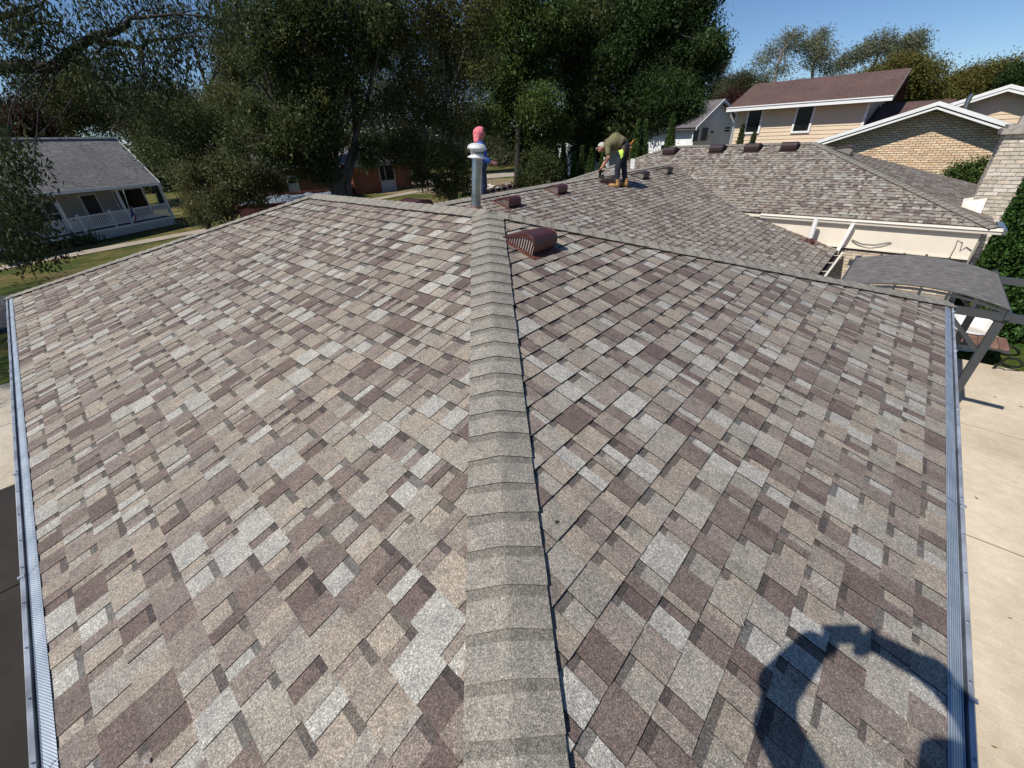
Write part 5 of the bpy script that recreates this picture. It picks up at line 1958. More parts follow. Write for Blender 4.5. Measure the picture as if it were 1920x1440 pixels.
def blob_points(c, rad, n, r, shell=.55):
    u = unit(r.normal(0, 1, (n, 3)))
    k = (shell ** 3 + (1 - shell ** 3) * r.random((n, 1))) ** (1 / 3)
    return np.array(c) + u * k * np.array(rad)


def limb_path(a, b, r, bow=.12, n=6):
    a, b = np.array(a, float), np.array(b, float)
    L = np.linalg.norm(b - a)
    off = r.normal(0, bow * L, 3)
    off[2] = abs(off[2]) * .5
    pts = []
    for i in range(n):
        t = i / (n - 1)
        pts.append(a + (b - a) * t + off * math.sin(math.pi * t) * .6 + (r.normal(0, .012 * L, 3) if 0 < i < n - 1 else 0))
    return pts


def make_tree(name, label, base, trunk_pts, trunk_r, blobs, leaf, bark, L, Wd, per, seed, group=None, droop=.3, flat=.4,
              sig=.35, shell=.5, twigs=.25, limb_r=.09, cat='tree', tint_var=.3, hue=.1, wind=None, extra=None, near=False, core=0.0):
    """blobs: (centre, radii, number of leaf clumps, where on the trunk 0..1 its limb starts)"""
    r = np.random.default_rng(seed)
    e = empty(name, base, label, cat, group)
    mb = MB()
    tp = [np.array(p, float) for p in trunk_pts]
    n = len(tp)
    radii = [trunk_r * (1 - .72 * i / max(1, n - 1)) for i in range(n)]
    mb.tube(tp, radii, 10)
    if extra:
        for pts, ra in extra:
            pts = [np.array(p, float) for p in pts]
            mb.tube(pts, [ra * (1 - .93 * i / (len(pts) - 1)) for i in range(len(pts))], 7)
    VV, TT = [], []
    for (c, rad, nc, start) in blobs:
        C = blob_points(c, rad, nc, r, shell)
        C = C[C[:, 2] > GZ + .15]
        f = start * (n - 1)
        i = min(int(f), n - 2)
        s = tp[i] + (tp[i + 1] - tp[i]) * (f - i)
        ctr = np.array(c, float)
        if near and extra:
            cand_ = np.array([q for pts, _ in extra for q in pts])
            s = cand_[np.argmin(np.linalg.norm(cand_ - ctr, axis=1))]
        lp = limb_path(s, s + (ctr - s) * 1.0, r)
        if limb_r > 0:
            mb.tube(lp, [limb_r * (1 - .7 * k / 5) for k in range(6)], 6)
            for q in C[r.random(len(C)) < twigs]:
                st = lp[r.integers(2, 6)]
                tw = limb_path(st, q, r, .10, 4)
                mb.tube(tw, [limb_r * .30, limb_r * .2, limb_r * .13, limb_r * .05], 4, caps=False)
        V, T = leaf_quads(C, sig, per, L, Wd, r, droop, flat, tint_var, hue, wind)
        VV.append(V); TT.append(T)
        if core:
            V, T = leaf_quads(blob_points(c, np.array(rad) * .8, max(3, int(nc * core)), r, .05), sig, 10, L * 2.4, Wd * 2.6, r, droop, flat, tint_var, hue)
            VV.append(V); TT.append(T)
    mb.build('trunk', bark, e)
    V = np.concatenate(VV); T = np.concatenate(TT)
    keep = V[:, :, 2].min(1) > GZ
    quads_object('crown', V[keep], leaf, e, T[keep])
    return e


def B(px, py, D, rx, ry, rz_, nc, start=.8):
    """blob seen at a pixel of the photo, D metres away on the ground plan; radii in metres (across, away, up)"""
    c = atD(px, py, D)
    k = .92 * project(c)[0][2] / D            # towards the frame edge a metre covers more pixels
    return (c, (rx * k, ry, rz_ * k), nc, start)


# --- the honey locust at the left edge, its big limb reaching across the frame
tb0 = np.array((-1.9, 21.6, GZ))
limb = [(-1.8, 21.9, 2.6), atD(-25, 133, 21.8), atD(0, 125, 21.6), atD(45, 125, 21.2), atD(98, 127, 20.8), atD(122, 108, 20.5), atD(150, 84, 20.3), atD(180, 66, 20.0), atD(215, 60, 19.8), atD(236, 48, 19.6), atD(243, 34, 19.5), atD(275, 32, 19.2), atD(330, 26, 18.8), atD(380, 30, 18.3)]
limb2 = [atD(176, 68, 20.0), atD(195, 78, 19.9), atD(230, 82, 19.8), atD(266, 90, 19.6), atD(276, 76, 19.5), atD(320, 72, 19.2), atD(372, 66, 18.6), atD(420, 78, 18.2)]
limb3 = [atD(128, 108, 20.6), atD(165, 126, 20.6), atD(188, 150, 20.7), atD(215, 185, 20.8), atD(262, 205, 20.9), atD(315, 222, 21.0)]
limb4 = [atD(-20, 35, 21), atD(10, 28, 20.6), atD(45, 22, 20.2), atD(80, 5, 19.8), atD(110, -30, 19.4)]
lb = []
spray = [(20, 55, 1.1, 46), (60, 88, 1.0, 50), (95, 35, .9, 26), (30, 15, 1.0, 44), (170, 15, .8, 20), (85, 62, .8, 26), (205, 30, .8, 18), (300, 15, 1.1, 52), (330, 45, 1.0, 52), (35, 150, 1.0, 40), (20, 195, .8, 22),
         (75, 145, .6, 14), (128, 72, .7, 22), (175, 45, .6, 14), (185, 100, .8, 26), (215, 108, .8, 36), (262, 115, .9, 44), (310, 95, .9, 36), (335, 130, .9, 34),
         (175, 140, .9, 38), (225, 150, .9, 44), (285, 165, 1.0, 46), (330, 170, .8, 24), (380, 55, .9, 36), (420, 45, .9, 34), (395, 20, .8, 30), (260, 60, .7, 24), (380, 105, .6, 14), (350, 92, .7, 20),
         (205, 190, .9, 26), (265, 215, .9, 26), (130, 165, .8, 20), (100, 200, .8, 14), (455, 30, .9, 30), (245, 20, .7, 16)]
for (px, py, rr, nc) in spray:
    lb.append(B(px, py, 20.0 + random.uniform(-1.6, 1.2), rr, rr, rr * .8, max(5, int(nc * .68)), .9))
low = [(10, 275, .8, 40), (35, 312, .7, 30), (8, 330, .8, 40), (60, 325, .5, 12), (15, 375, .8, 40), (50, 385, .6, 24), (20, 415, .8, 44), (62, 412, .5, 16), (12, 455, .8, 50), (50, 455, .7, 44), (85, 448, .45, 22), (30, 478, .5, 26), (70, 470, .4, 16), (-30, 380, 1.0, 40)]
for (px, py, rr, nc) in low:
    lb.append(B(px, py, 16.6 + random.uniform(-.8, .8), rr * .8, rr * .8, rr * .6, int(nc * .6), .5))
up = [((-4, 22, 11), (2.5, 3, 2), 160, .9), ((-7, 22, 8), (3, 3, 2), 260, .9), ((-5, 26, 10), (3, 3, 2.2), 240, .9), ((1.0, 23, 11), (2.5, 2.5, 1.5), 200, .9), ((-7, 18.5, 6), (2, 2, 1.5), 160, .8), ((-8.5, 21, 9), (3, 3.5, 2), 300, .9), ((-8.5, 26, 9), (3, 2.5, 2), 240, .9), ((-8, 30.5, 8.5), (3, 2.5, 2), 300, .9), ((-11.5, 22.5, 9), (2.5, 3, 2), 260, .9), ((-10.5, 18.5, 8), (2.2, 2, 1.5), 160, .8), ((-10, 24, 6), (3, 4, 2), 260, .7)]  # unseen outer crown, extended to throw shade on lawn, street and driveway
make_tree('locust_tree', 'honey locust overhanging the left edge with a crooked dark limb', tb0, [tb0, tb0 + (.05, 0, 1.5), tb0 + (.0, .2, 3.2), tb0 + (-.3, .3, 6), tb0 + (-.8, .4, 9)], .36,
          lb + up, LEAF['locust'], M['bark'], .155, .050, 15, 21, None, .8, .1, (.20, .20, .30), .1, .3, .026, extra=[(limb, .21), (limb2, .11), (limb3, .085), (limb4, .11)], near=True)

# --- multi-stemmed trees in the middle
def vase(name, label, bpx, bpy, D, stems, blobs, leaf, bark, seed, sr=.16, **kw):
    b = atD(bpx, bpy, D); b[2] = GZ
    ex = []
    for pix in stems:
        pts = [b + np.array((random.uniform(-.2, .2), random.uniform(-.2, .2), 0))]
        for (px, py, dd) in pix:
            pts.append(atD(px, py, D + dd))
        ex.append((pts, sr * random.uniform(.8, 1.15)))
    tr = ex[0][0]
    return make_tree(name, label, b, tr, ex[0][1], blobs, leaf, bark, seed=seed, extra=ex[1:], **kw)


D2 = 28.0
st2 = [[(632, 345, 0), (628, 250, .3), (622, 120, .8), (618, -20, 1.2)],
       [(628, 345, 0), (610, 285, 0), (580, 200, 0), (548, 110, -.4), (520, -20, -.8)],
       [(640, 345, 0), (660, 280, -.2), (690, 180, -.4), (705, 120, -.5), (735, 0, -.7)],
       [(652, 345, 0), (668, 270, .2), (662, 180, .6), (655, 60, .8), (660, -20, 1)],
       [(625, 345, .2), (590, 300, .2), (510, 190, .0), (455, 110, -.3), (410, 30, -.6)],
       [(622, 345, .2), (585, 310, .3), (520, 215, .4), (490, 100, .4), (445, -10, .4)],
       [(622, 350, .4), (560, 300, .6), (490, 270, .8), (440, 282, .9)]]
bl2 = []
for (px, py, rr, nc) in [(440, 30, 1.3, 60), (500, 60, 1.5, 110), (470, 110, 1.0, 40), (560, 40, 1.7, 150), (620, 60, 1.7, 140), (680, 40, 1.7, 130), (540, 120, 1.6, 150), (590, 170, 1.7, 180), (530, 190, 1.3, 110), (560, 240, 1.5, 150),
                         (610, 250, 1.4, 140), (500, 250, 1.0, 60), (520, 290, 1.2, 100), (570, 300, 1.2, 120), (605, 315, .9, 80), (650, 130, 1.3, 90), (680, 200, 1.1, 60), (700, 100, 1.3, 90), (690, 290, .7, 34), (720, 40, 1.3, 90), (600, 0, 2.0, 120), (500, -20, 2, 90), (700, -10, 2, 100), (470, 200, 1, 40), (440, 270, .8, 26)]:
    bl2.append(B(px, py, D2 + random.uniform(-1.5, 1.5), rr, rr, rr, int(nc * .62), random.uniform(.2, .8)))
vase('multi_stem_tree', 'wide dark multi-stemmed tree rising behind the near ridge', 640, 345, D2, st2, bl2, LEAF['dark'], M['bark_grey'], 31, .23, L=.135, Wd=.062, per=52, droop=.35, sig=.27, shell=.2, twigs=.12, limb_r=.05, tint_var=.5, core=.4)

D3 = 30.0
st3 = [[(850, 360, 0), (845, 300, 0), (838, 220, 0), (832, 120, .2), (825, -10, .4)],
       [(845, 360, 0), (815, 290, -.2), (775, 205, -.4), (745, 120, -.6), (715, 0, -.8)],
       [(855, 360, 0), (868, 290, 0), (880, 200, .2), (890, 90, .4), (905, -10, .6)],
       [(840, 360, .2), (800, 320, .4), (760, 270, .6), (735, 215, .8)],
       [(856, 360, .3), (850, 280, .4), (828, 170, .8), (800, 70, 1.0), (790, -10, 1)]]
bl3 = []
for (px, py, rr, nc) in [(760, 60, 1.7, 130), (820, 50, 1.8, 140), (880, 40, 1.7, 130), (780, 140, 1.6, 140), (850, 130, 1.7, 150), (900, 130, 1.3, 100), (740, 190, 1.2, 80), (800, 210, 1.5, 130), (860, 220, 1.4, 120), (900, 230, 1.2, 80), (770, 270, 1.2, 70), (820, 290, 1.2, 100), (860, 310, 1.0, 90), (790, 330, .8, 60), (830, 350, .8, 70), (870, 345, .7, 50), (740, 270, .8, 36), (705, 286, .9, 60), (740, 290, .8, 50), (768, 292, .9, 60), (690, 300, .6, 30), (820, -20, 2.2, 130), (900, -20, 2, 110), (740, -20, 2, 100)]:
    bl3.append(B(px, py, D3 + random.uniform(-1.4, 1.4), rr, rr, rr, int(nc * .62), random.uniform(.2, .8)))
vase('multi_stem_tree', 'olive leaved multi-stemmed tree behind the flue pipe', 850, 360, D3, st3, bl3, LEAF['olive'], M['bark_pale'], 41, .15, L=.13, Wd=.06, per=52, droop=.35, sig=.27, shell=.2, twigs=.14, limb_r=.045, tint_var=.5, core=.3)

# --- the big dense trees right of the middle
def dense(label, bpx, bpy, D, blobs, seed, leaf, trunk_r=.32, **kw):
    b = atD(bpx, bpy, D); b[2] = GZ
    top = atD(bpx + 10, -30, D)
    tr = [b, b + (top - b) * .25 + (.1, .1, 0), b + (top - b) * .5, b + (top - b) * .78, top]
    bl = [B(px, py, D + random.uniform(-1.6, 1.6), rr, rr, rr, nc, random.uniform(.25, .85)) for (px, py, rr, nc) in blobs]
    kw = dict(dict(L=.165, Wd=.075, per=56, droop=.45, sig=(.36, .36, .28), shell=.25, twigs=.06, limb_r=.07, tint_var=.5, core=.6), **kw)
    return make_tree('shade_tree', label, b, tr, trunk_r, bl, leaf, M['bark'], seed=seed, **kw)


dense('dark shade tree with a paler green skirt, just right of the standing worker', 968, 335, 37,
      [(930, 60, 2, 120), (980, 50, 2.2, 150), (940, 130, 1.9, 130), (1000, 130, 2, 140), (960, 190, 1.8, 120), (1010, 200, 1.8, 120), (930, 220, 1.4, 70), (980, 260, 1.5, 80), (1040, 240, 1.5, 80), (1020, 290, 1.1, 50), (960, -20, 2.5, 140), (1040, 40, 2, 120)], 51, LEAF['mid'])
dense('tall dense shade tree in the middle of the dark green group', 1090, 330, 40,
      [(1060, 60, 2.3, 160), (1110, 40, 2.4, 170), (1070, 130, 2.1, 150), (1130, 120, 2.2, 160), (1090, 190, 2, 130), (1140, 200, 2, 130), (1060, 240, 1.6, 80), (1120, 250, 1.7, 90), (1160, 250, 1.4, 60), (1090, 290, 1.2, 50), (1100, -20, 2.8, 170), (1170, 50, 2, 120)], 52, LEAF['dark'])
dense('tallest dark shade tree, at the right end of the green group', 1225, 330, 39,
      [(1180, 40, 2.3, 150), (1230, 30, 2.5, 180), (1285, 50, 2.2, 160), (1200, 110, 2.3, 160), (1260, 110, 2.4, 180), (1310, 110, 1.8, 140), (1190, 180, 2, 140), (1245, 180, 2.2, 170), (1290, 175, 1.7, 110), (1215, 235, 1.7, 110), (1265, 225, 1.2, 130), (1180, 240, 1.4, 80), (1278, 205, 1.3, 130), (1235, 215, 1.3, 120), (1255, 200, 1.4, 140), (1230, -30, 2.8, 180), (1300, -10, 2, 120), (1330, 85, 1.0, 60), (1285, 262, .8, 26), (1150, 100, 1.6, 80)], 53, LEAF['deep'])

# --- bushes and trees left of the middle
b5 = [B(px, py, 31 + random.uniform(-1, 1), rr, rr, rr, nc, .5) for (px, py, rr, nc) in
      [(400, 320, 1.3, 140), (370, 360, 1.1, 110), (430, 350, 1.2, 120), (460, 320, 1.1, 90), (400, 385, 1.0, 90), (350, 330, .9, 60), (500, 330, 1.0, 70), (480, 370, .8, 60), (440, 290, .9, 60), (370, 400, .7, 50), (520, 350, .7, 40)]]
bb5 = atD(420, 400, 31); bb5[2] = GZ
make_tree('spreading_bush', 'broad yellowish green bush beside the porch house', bb5, [bb5, bb5 + (0, 0, .7), bb5 + (.1, 0, 1.5)], .12, b5, LEAF['bush'], M['bark'], .13, .065, 36, 61, None, .2, .45, .24, .3, .1, .04, 'bush')
b6 = [B(px, py, 34 + random.uniform(-1.5, 1.5), rr, rr, rr, nc, .7) for (px, py, rr, nc) in
      [(300, 240, 1.3, 80), (350, 220, 1.5, 100), (400, 230, 1.5, 110), (340, 270, 1.3, 90), (400, 275, 1.3, 90), (290, 285, 1.0, 50), (450, 250, 1.4, 100), (330, 300, .9, 50), (500, 230, 1.3, 80), (270, 210, 1.0, 40)]]
bb6 = atD(370, 380, 34); bb6[2] = GZ
make_tree('understory_tree', 'dark loose tree over the yellowish bush', bb6, [bb6, bb6 + (.2, .1, 1.8), bb6 + (.2, .3, 3.4), bb6 + (0, .5, 5)], .2, b6, LEAF['dark'], M['bark'], .135, .062, 40, 62, None, .3, .3, .3, .3, .15, .05)
b7 = [B(px, py, 52 + random.uniform(-2, 2), rr, rr, rr, nc, .7) for (px, py, rr, nc) in
      [(425, 110, 2.0, 120), (440, 160, 2.4, 160), (410, 190, 2.0, 120), (460, 210, 2.4, 140), (420, 240, 2.2, 120), (470, 140, 2, 110), (520, 180, 2.4, 120), (500, 260, 2.4, 110), (440, 80, 1.2, 50), (390, 230, 1.5, 60)]]
bb7 = atD(440, 330, 52); bb7[2] = GZ
make_tree('sunlit_tree', 'tall sunlit olive tree seen through the gap left of the big stems', bb7, [bb7, bb7 + (0, 0, 4), bb7 + (.3, 0, 9), bb7 + (.4, 0, 13)], .3, b7, LEAF['olive'], M['bark'], .19, .09, 40, 63, None, .3, .5, .4, .3, .05, .08)
for i, (lab, pxs, D_, lf, sd_i) in enumerate([
        ('olive green tree rising behind the porch house ridge', [(95, 185, 3, 150), (130, 160, 3, 150), (165, 175, 3.2, 160), (120, 220, 3, 140), (180, 220, 3, 140), (90, 225, 2.2, 80), (150, 130, 2, 80), (215, 210, 2.6, 110)], 66, 'olive', 64),
        ('grey green tree behind the right end of the porch roof', [(240, 200, 2.6, 110), (280, 190, 3, 130), (320, 200, 3, 130), (260, 240, 2.6, 110), (310, 250, 2.6, 110), (360, 240, 2.6, 110), (350, 190, 2.2, 70)], 62, 'far', 65),
        ('purple leaved tree at the left edge above the porch roof', [(20, 225, 1.9, 90), (50, 235, 2, 90), (75, 250, 1.8, 70), (10, 250, 1.8, 80), (45, 208, 1.3, 40)], 60, 'maroon', 66)]):
    bl = [B(px, py, D_ + random.uniform(-2, 2), rr, rr, rr, nc, .7) for (px, py, rr, nc) in pxs]
    b = atD(pxs[1][0], 330, D_); b[2] = GZ
    make_tree('backdrop_tree', lab, b, [b, b + (.2, 0, 3), b + (.2, .2, 6), b + (.3, .2, 8.5)], .26, bl, LEAF[lf], M['bark'], .22, .11, 40, sd_i, 'trees behind the porch house', .3, .45, .6, .3, .06, .07)

for i, (lab, pxs, D_, lf) in enumerate([
        ('dull olive tree far behind the wide multi-stemmed tree', [(520, 120, 3, 120), (570, 100, 3, 120), (620, 130, 3, 120), (560, 180, 3, 120), (610, 200, 3, 120), (650, 170, 3, 120), (520, 210, 3, 100), (590, 260, 3, 110), (650, 250, 3, 110)], 66, 'olive'),
        ('dull green tree far behind the gap between the two multi-stemmed trees', [(690, 110, 3, 120), (740, 90, 3, 120), (720, 160, 3, 120), (770, 170, 3, 120), (690, 210, 3, 120), (740, 230, 3, 110), (700, 270, 2.4, 80), (770, 240, 3, 100)], 72, 'far'),
        ('dull olive tree far behind the flue pipe', [(820, 80, 3, 120), (870, 90, 3, 120), (920, 120, 3, 120), (840, 160, 3, 120), (900, 190, 3, 120), (850, 230, 3, 110), (920, 250, 2.6, 90), (960, 180, 3, 110)], 70, 'far')]):
    bl = [B(px, py, D_ + random.uniform(-2, 2), rr, rr, rr, nc, .7) for (px, py, rr, nc) in pxs]
    b = atD(pxs[1][0], 325, D_); b[2] = GZ
    make_tree('backdrop_tree', lab, b, [b, b + (.2, 0, 4), b + (.2, .2, 8), b + (.3, .2, 11)], .3, bl, LEAF[lf], M['bark'], .26, .12, 40, 301 + i, 'trees far behind the multi-stemmed trees', .3, .45, .6, .2, .05, .07)

# --- small spruce and shrubs under the dark group
def spruce(px, py, D, h, rad, label, seed):
    r = np.random.default_rng(seed)
    b = atD(px, py, D); b[2] = GZ
    e = empty('spruce_tree', b, label, 'tree')
    mb = MB(); mb.tube([b, b + (0, 0, h)], [.12, .02], 8)
    VV, TT = [], []
    for k in range(16):
        z = h * (.08 + .9 * k / 16)
        rr = rad * (1 - z / h) ** .8
        for j in range(9):
            a = r.uniform(0, 6.28)
            tip = b + np.array((math.cos(a) * rr, math.sin(a) * rr, z - .25 * rr))
            mb.tube([b + (0, 0, z), tip], [.02, .006], 4, caps=False)
            tt = r.random((16, 1))
            C = b + np.array((0, 0, z)) + (tip - b - np.array((0, 0, z))) * tt
            V, T = leaf_quads(C, (.08, .08, .05), 4, .16, .05, r, .2, .3)
            VV.append(V); TT.append(T)
    mb.build('trunk', M['bark'], e)
    quads_object('crown', np.concatenate(VV), LEAF['dark'], e, np.concatenate(TT))


spruce(985, 350, 36, 3.9, 1.6, 'dark drooping spruce right of the standing worker', 71)


def cone_shrub(px_base, D, top_px, top_py, wid, label, seed, leaf='cedar', group='columnar cedars along the back garden'):
    r = np.random.default_rng(seed)
    top = atD(top_px, top_py, D)
    b = top.copy(); b[2] = GZ
    h = top[2] - GZ
    e = empty('cedar_shrub', b, label, 'cedar', group)
    n = int(420 * max(1, h / 3))
    t = r.random(n) ** .8
    a = r.uniform(0, 6.28, n)
    rad = wid * np.where(t < .25, .75 + t, (1 - t) / .75) * r.uniform(.72, 1.06, n)
    C = b + np.stack([np.cos(a) * rad, np.sin(a) * rad, t * h], 1)
    V, T = leaf_quads(C, (.05, .05, .08), 16, .13, .05, r, -.75, .0, .32, .08)
    mb = MB(); mb.tube([b, b + (0, 0, h * .92)], [.07, .02], 7); mb.build('trunk', M['bark'], e)
    quads_object('crown', V, LEAF[leaf], e, T)


for (tx, ty, D_, w, lab, s_) in [
        (1043, 278, 33, .50, 'darkest columnar cedar, leftmost by the dark trunk', 81), (1057, 268, 34, .55, 'tall dark cedar second from the left', 82), (1077, 288, 33, .45, 'small cedar left of the bending roofer cap', 83),
        (1092, 278, 35, .45, 'slim cedar between two others left of the roofer', 84), (1109, 279, 32, .52, 'pointed bright cedar right before the roofer arm', 85), (1131, 284, 32, .5, 'cedar behind the bending roofer hand', 86),
        (1197, 227, 33, .62, 'left one of the tall twin cedars behind the roofer back', 87), (1212, 229, 33.4, .60, 'right one of the tall twin cedars behind the roofer back', 88), (1263, 214, 31, .70, 'lone tall cedar in front of the white wall', 89)]:
    cone_shrub(0, D_, tx, ty, w, lab, s_)
for (tx, ty, D_, w, lab, s_) in [(1394, 236, 30.5, .36, 'spiky juniper under the tan house left window', 91), (1414, 252, 30.5, .26, 'small juniper right of the tan house left window', 92)]:
    cone_shrub(0, D_, tx, ty, w, lab, s_, 'dark', 'junipers against the tan house')
bshr = [B(px, py, 30, rr, rr, rr, nc, .5) for (px, py, rr, nc) in [(1010, 318, .9, 80), (1000, 335, .9, 80), (1030, 320, .8, 60), (1015, 300, .7, 40)]]
b = atD(1012, 335, 30); b[2] = GZ
make_tree('round_shrub', 'round dark shrub left of the cedar row', b, [b, b + (0, 0, .5), b + (0, 0, 1.2)], .08, bshr, LEAF['dark'], M['bark'], .13, .07, 24, 93, None, .2, .4, .28, .3, .1, .03, 'shrub')

# --- wind-blown willows and round trees beyond the neighbour
wl = [('wind-blown thin willow, leftmost beyond the tan house', [(1435, 140, .9, 30), (1450, 95, 1.6, 70), (1485, 70, 1.3, 60), (1490, 85, 1.2, 40), (1425, 115, .9, 24), (1470, 125, 1.1, 36)], [(1452, 160), (1456, 130), (1465, 100), (1490, 62)]),
      ('upright willow with two plumes, second from the left', [(1530, 75, 1.3, 70), (1542, 95, 1.3, 70), (1525, 110, 1.2, 60), (1550, 125, 1.1, 50), (1515, 90, .9, 30), (1540, 62, .7, 30)], [(1522, 160), (1524, 130), (1530, 100), (1540, 62)]),
      ('leaning willow with a long low plume, third beyond the tan roof', [(1590, 110, 1.2, 60), (1610, 100, 1.3, 70), (1630, 90, 1.3, 70), (1575, 120, 1.0, 40), (1650, 75, 1.4, 80), (1660, 90, 1.1, 60)], [(1625, 160), (1635, 130), (1648, 100), (1665, 62)]),
      ('rightmost willow, blown over towards the golden bush', [(1690, 90, 1.0, 50), (1700, 75, 1.1, 60), (1720, 70, 1.0, 60), (1710, 100, 1.1, 50), (1680, 110, 1.0, 40), (1725, 82, .7, 30)], [(1655, 165), (1675, 135), (1695, 105), (1722, 68)])]
for i, (lab, pxs, stem) in enumerate(wl):
    D_ = 62 + 2 * i
    bl = [B(px, py + 4, D_ + random.uniform(-1, 1), rr * .95, rr * .95, rr * .85, int(nc * .7), .8) for (px, py, rr, nc) in pxs]
    b = atD(stem[0][0], 250, D_); b[2] = GZ
    make_tree('willow_tree', lab, b, [b] + [atD(px, py, D_) for px, py in stem], .22, bl, LEAF['willow'], M['bark_pale'], .26, .07, 26, 101 + i, 'willows beyond the tan house', .55, .2, .32, .1, .22, .06, wind=(.5, -.8, .25))
rd = [('golden green round tree behind the tan house gable end', [(1640, 130, 1.6, 70), (1680, 125, 2.2, 130), (1710, 130, 2.2, 130), (1735, 120, 1.7, 80), (1690, 165, 2.2, 120), (1725, 165, 2.2, 120), (1700, 105, 1.6, 70)], 56, 'golden'),
      ('broad golden green tree above the rightmost gable', [(1770, 165, 1.8, 90), (1800, 145, 2.2, 130), (1830, 140, 2.4, 150), (1860, 130, 2.2, 120), (1880, 118, 1.4, 70), (1850, 165, 2.2, 120), (1810, 175, 2, 110), (1880, 160, 1.6, 70)], 60, 'golden'),
      ('grey green tree between the golden tree and the frame edge', [(1890, 165, 1.6, 70), (1910, 170, 1.6, 70), (1900, 150, 1.2, 40), (1755, 160, 1.2, 30)], 72, 'far'),
      ('dark tree cut by the right frame edge', [(1915, 130, 1.2, 90), (1935, 125, 2, 120), (1920, 155, 1.4, 70), (1950, 160, 2, 100)], 58, 'deep'),
      ('tall grey tree beside the dark shade tree', [(1348, 110, 1.2, 60), (1355, 90, .9, 40), (1350, 140, 1.5, 70), (1365, 150, 1.6, 70), (1340, 165, 1.6, 70)], 70, 'far'),
      ('rounded green tree over the white house', [(1390, 135, 1.6, 80), (1400, 150, 1.8, 90), (1370, 160, 1.8, 90), (1420, 150, 1.5, 70), (1350, 175, 1.6, 70)], 66, 'far'),
      ('maroon leaved tree right of the white house peak', [(1375, 175, 1.4, 80), (1395, 190, 1.4, 80), (1360, 185, 1.2, 60), (1400, 215, 1.2, 60), (1385, 240, 1.2, 60)], 56, 'maroon'),
      ('dull green trees low behind the tan house roof', [(1440, 160, 1.4, 70), (1490, 150, 1.5, 70), (1560, 145, 1.6, 80), (1600, 140, 1.6, 70), (1530, 150, 1.4, 60)], 75, 'far')]
for i, (lab, pxs, D_, lf) in enumerate(rd):
    bl = [B(px, py + 16, D_ + random.uniform(-1.5, 1.5), rr * .85, rr * .85, rr * .8, nc, .7) for (px, py, rr, nc) in pxs]
    b = atD(pxs[1][0], 260, D_); b[2] = GZ
    make_tree('round_tree', lab, b, [b, b + (0, .1, 3), b + (.1, .1, 5.5), b + (.2, .1, 7.5)], .25, bl, LEAF[lf], M['bark'], .19, .085, 46, 111 + i, 'trees beyond the neighbouring houses', .3, .45, .38, .3, .06, .06, wind=(.25, -.4, .1))

# --- far woods closing the horizon
r = np.random.default_rng(200)
Cw = []
for a in np.linspace(math.radians(-25), math.radians(110), 300):
    Dw = r.uniform(85, 120)
    hh = r.uniform(3.5, 9.0) * (.75 + .25 * math.sin(a * 9))
    k = int(hh * 5)
    c = np.array((math.cos(a) * Dw, math.sin(a) * Dw, GZ))
    p = c + np.stack([r.normal(0, 2.6, k), r.normal(0, 2.6, k), r.random(k) * hh], 1)
    Cw.append(p)
Cw = np.concatenate(Cw)
V, T = leaf_quads(Cw, .75, 14, .75, .4, r, .2, .4, .35, .12)
quads_object('far_woods', V, LEAF['far'], None, T, 'stuff')

# --- ivy hedge on the right, bush by the chimney
r = np.random.default_rng(210)
hx0, hx1, hy0, hy1, hz1 = 15.2, 22.6, -5.0, -2.05, .35
e = empty('ivy_hedge', ((hx0 + hx1) / 2, (hy0 + hy1) / 2, GZ), 'tall dense ivy hedge at the right edge beyond the gazebo', 'hedge')
n = 11000
t = r.random((n, 3)); face_ = r.integers(0, 4, n)
C = np.stack([hx0 + (hx1 - hx0) * t[:, 0], hy0 + (hy1 - hy0) * t[:, 1], GZ + (hz1 - GZ) * t[:, 2]], 1)
C[face_ == 0, 1] = hy1; C[face_ == 1, 0] = hx0; C[face_ == 2, 2] = hz1; C[face_ == 3, 1] = hy1
C += r.normal(0, .10, C.shape)
C[:, 2] += .12 * np.sin(C[:, 0] * 2.3) * (C[:, 2] > -.5)
V, T = leaf_quads(C, .08, 16, .075, .06, r, .4, .3, .4, .08)
keep = V[:, :, 2].min(1) > GZ
quads_object('foliage', V[keep], LEAF['ivy'], e, T[keep])
mb = MB(); mb.abox(hx0 + .25, hx1 - .2, hy0 + .2, hy1 - .25, GZ, hz1 - .25); mb.build('stems', M['bark'], e)
bl = [(onX(px, py + 8, 23.5), (rr * .6, rr * .6, rr * .6), nc // 2, .6) for (px, py, rr, nc) in [(1790, 330, .55, 90), (1815, 325, .6, 110), (1840, 318, .6, 110), (1850, 335, .5, 90), (1812, 345, .5, 90), (1775, 338, .35, 36), (1838, 306, .3, 30), (1792, 312, .25, 22)]]
b = onX(1815, 345, 23.5); b[2] = GZ
make_tree('leafy_bush', 'bright leafy bush between the tan brick gable and the chimney', b, [b, b + (0, 0, 1), b + (0, 0, 2)], .08, bl, LEAF['mid'], M['bark'], .10, .055, 34, 211, None, .1, .4, .13, .2, .1, .03, 'bush')
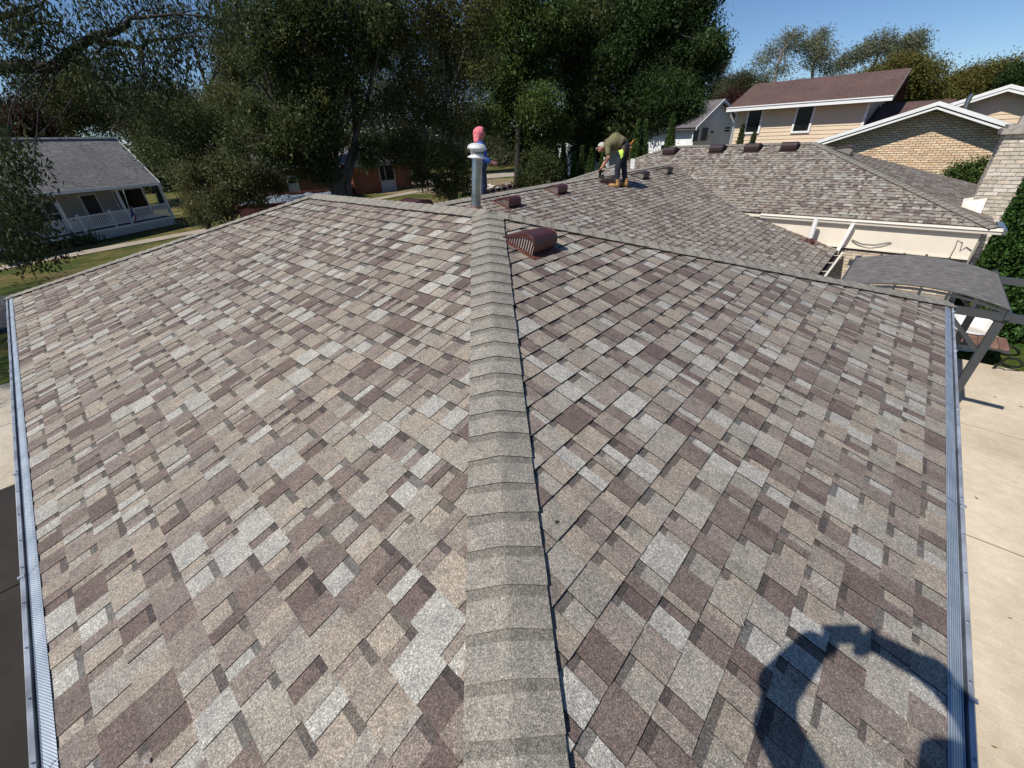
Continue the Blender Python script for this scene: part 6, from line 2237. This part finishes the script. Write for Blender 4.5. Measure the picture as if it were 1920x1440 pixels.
# spiky plant by the porch
r = np.random.default_rng(220)
yc = onZ(138, 448, GZ + .4); yc[2] = GZ
e = empty('spiky_plant', yc, 'spiky sword leaved plant in front of the porch lattice', 'plant')
VV = []
mb = MB()
for i in range(150):
    a = r.uniform(0, 6.28); tilt = r.uniform(.1, 1.1); L_ = r.uniform(.6, 1.15)
    o = yc + np.array((r.normal(0, .55), r.normal(0, .3), .02))
    d = np.array((math.cos(a) * math.sin(tilt), math.sin(a) * math.sin(tilt), math.cos(tilt)))
    s = np.array((-math.sin(a), math.cos(a), 0)) * .035
    m_ = o + d * L_ * .55; tp = o + d * L_ - np.array((0, 0, .25 * tilt * L_))
    c = tuple(np.array((1, 1, 1)) * r.uniform(.6, 1.5))
    mb.poly([o - s * .6, o + s * .6, m_ + s, m_ - s], 0, c); mb.poly([m_ - s, m_ + s, tp], 0, c)
mb.build('blades', LEAF['yucca'], e, 'stuff')
# low shrubs at the left edge under the locust
bl = [(onZ(px, py, GZ + .4), (rr, rr * .7, .45), nc, .5) for (px, py, rr, nc) in [(50, 442, .8, 60), (75, 446, .6, 40), (28, 448, .8, 50)]]
b = onZ(50, 450, GZ)
make_tree('low_shrub', 'low yellow green shrub beside the planter across the street', b, [b, b + (0, 0, .2), b + (0, 0, .5)], .05, bl, LEAF['golden'], M['bark'], .13, .07, 20, 221, None, .2, .4, .2, .2, .1, .02, 'shrub')

# grass tufts on the near lawn at the right, and across the street
r = np.random.default_rng(230)
n = 9000
P = np.stack([r.uniform(13.5, 21, n), r.uniform(-5.5, .5, n), np.full(n, GZ - .02)], 1)
hgt = r.uniform(.03, .075, n)[:, None]
d = np.stack([r.normal(0, .35, n), r.normal(0, .35, n), np.ones(n)], 1) * hgt
s = unit(r.normal(0, 1, (n, 3)) * np.array((1, 1, 0))) * .008
V = np.stack([P - s, P + s, P + d + s * .3, P + d - s * .3], 1)
quads_object('grass', V, LEAF['ivy'], None, np.clip(r.normal(1, .3, (n, 1)), .4, 1.8) * np.array((1.2, 1, .7)), 'stuff')

# wind-blown bits on the new roof and on the concrete
r = np.random.default_rng(240)
mb = MB()
for i in range(70):
    onleft = r.random() < .55
    a_, b_ = r.uniform(.15, 3.4), 0
    if onleft:
        y = r.uniform(a_ + .1, LY - a_ - .1); p = np.array((a_, y, S_ * a_)); n_ = np.array((-S_, 0, 1.))
    else:
        x = r.uniform(a_ + .1, 2 * W_ - a_ - .1); p = np.array((x, a_, S_ * a_)); n_ = np.array((0, -S_, 1.))
    n_ /= np.linalg.norm(n_)
    p = p + n_ * .021
    d = unit(np.cross(n_, r.normal(0, 1, 3))); q = np.cross(n_, d)
    L_ = r.uniform(.008, .028); w_ = r.uniform(.003, .008)
    c = [(.10, .07, .045), (.035, .028, .022), (.20, .15, .08), (.30, .28, .25)][r.integers(4)]
    mb.poly([p - d * L_, p + q * w_, p + d * L_ + n_ * .006, p - q * w_], 0, c)
mb.build('leaf_litter', plain('dry_bits', (1, 1, 1), .9, 0, .2, use_tint=True), None, 'stuff')
mb = MB()
for i in range(90):
    p = np.array((r.uniform(2, 13), r.uniform(-5, -.6), GZ + .006))
    a = r.uniform(0, 6.28); L_ = r.uniform(.015, .05); w_ = L_ * r.uniform(.2, .6)
    d = np.array((math.cos(a), math.sin(a), 0)); q = np.array((-d[1], d[0], 0))
    c = [(.16, .10, .05), (.05, .04, .03), (.22, .16, .07)][r.integers(3)]
    mb.poly([p - d * L_, p + q * w_, p + d * L_ + (0, 0, .01), p - q * w_], 0, c)
mb.build('leaf_litter', plain('dry_leaves', (1, 1, 1), .9, 0, .2, use_tint=True), None, 'stuff')
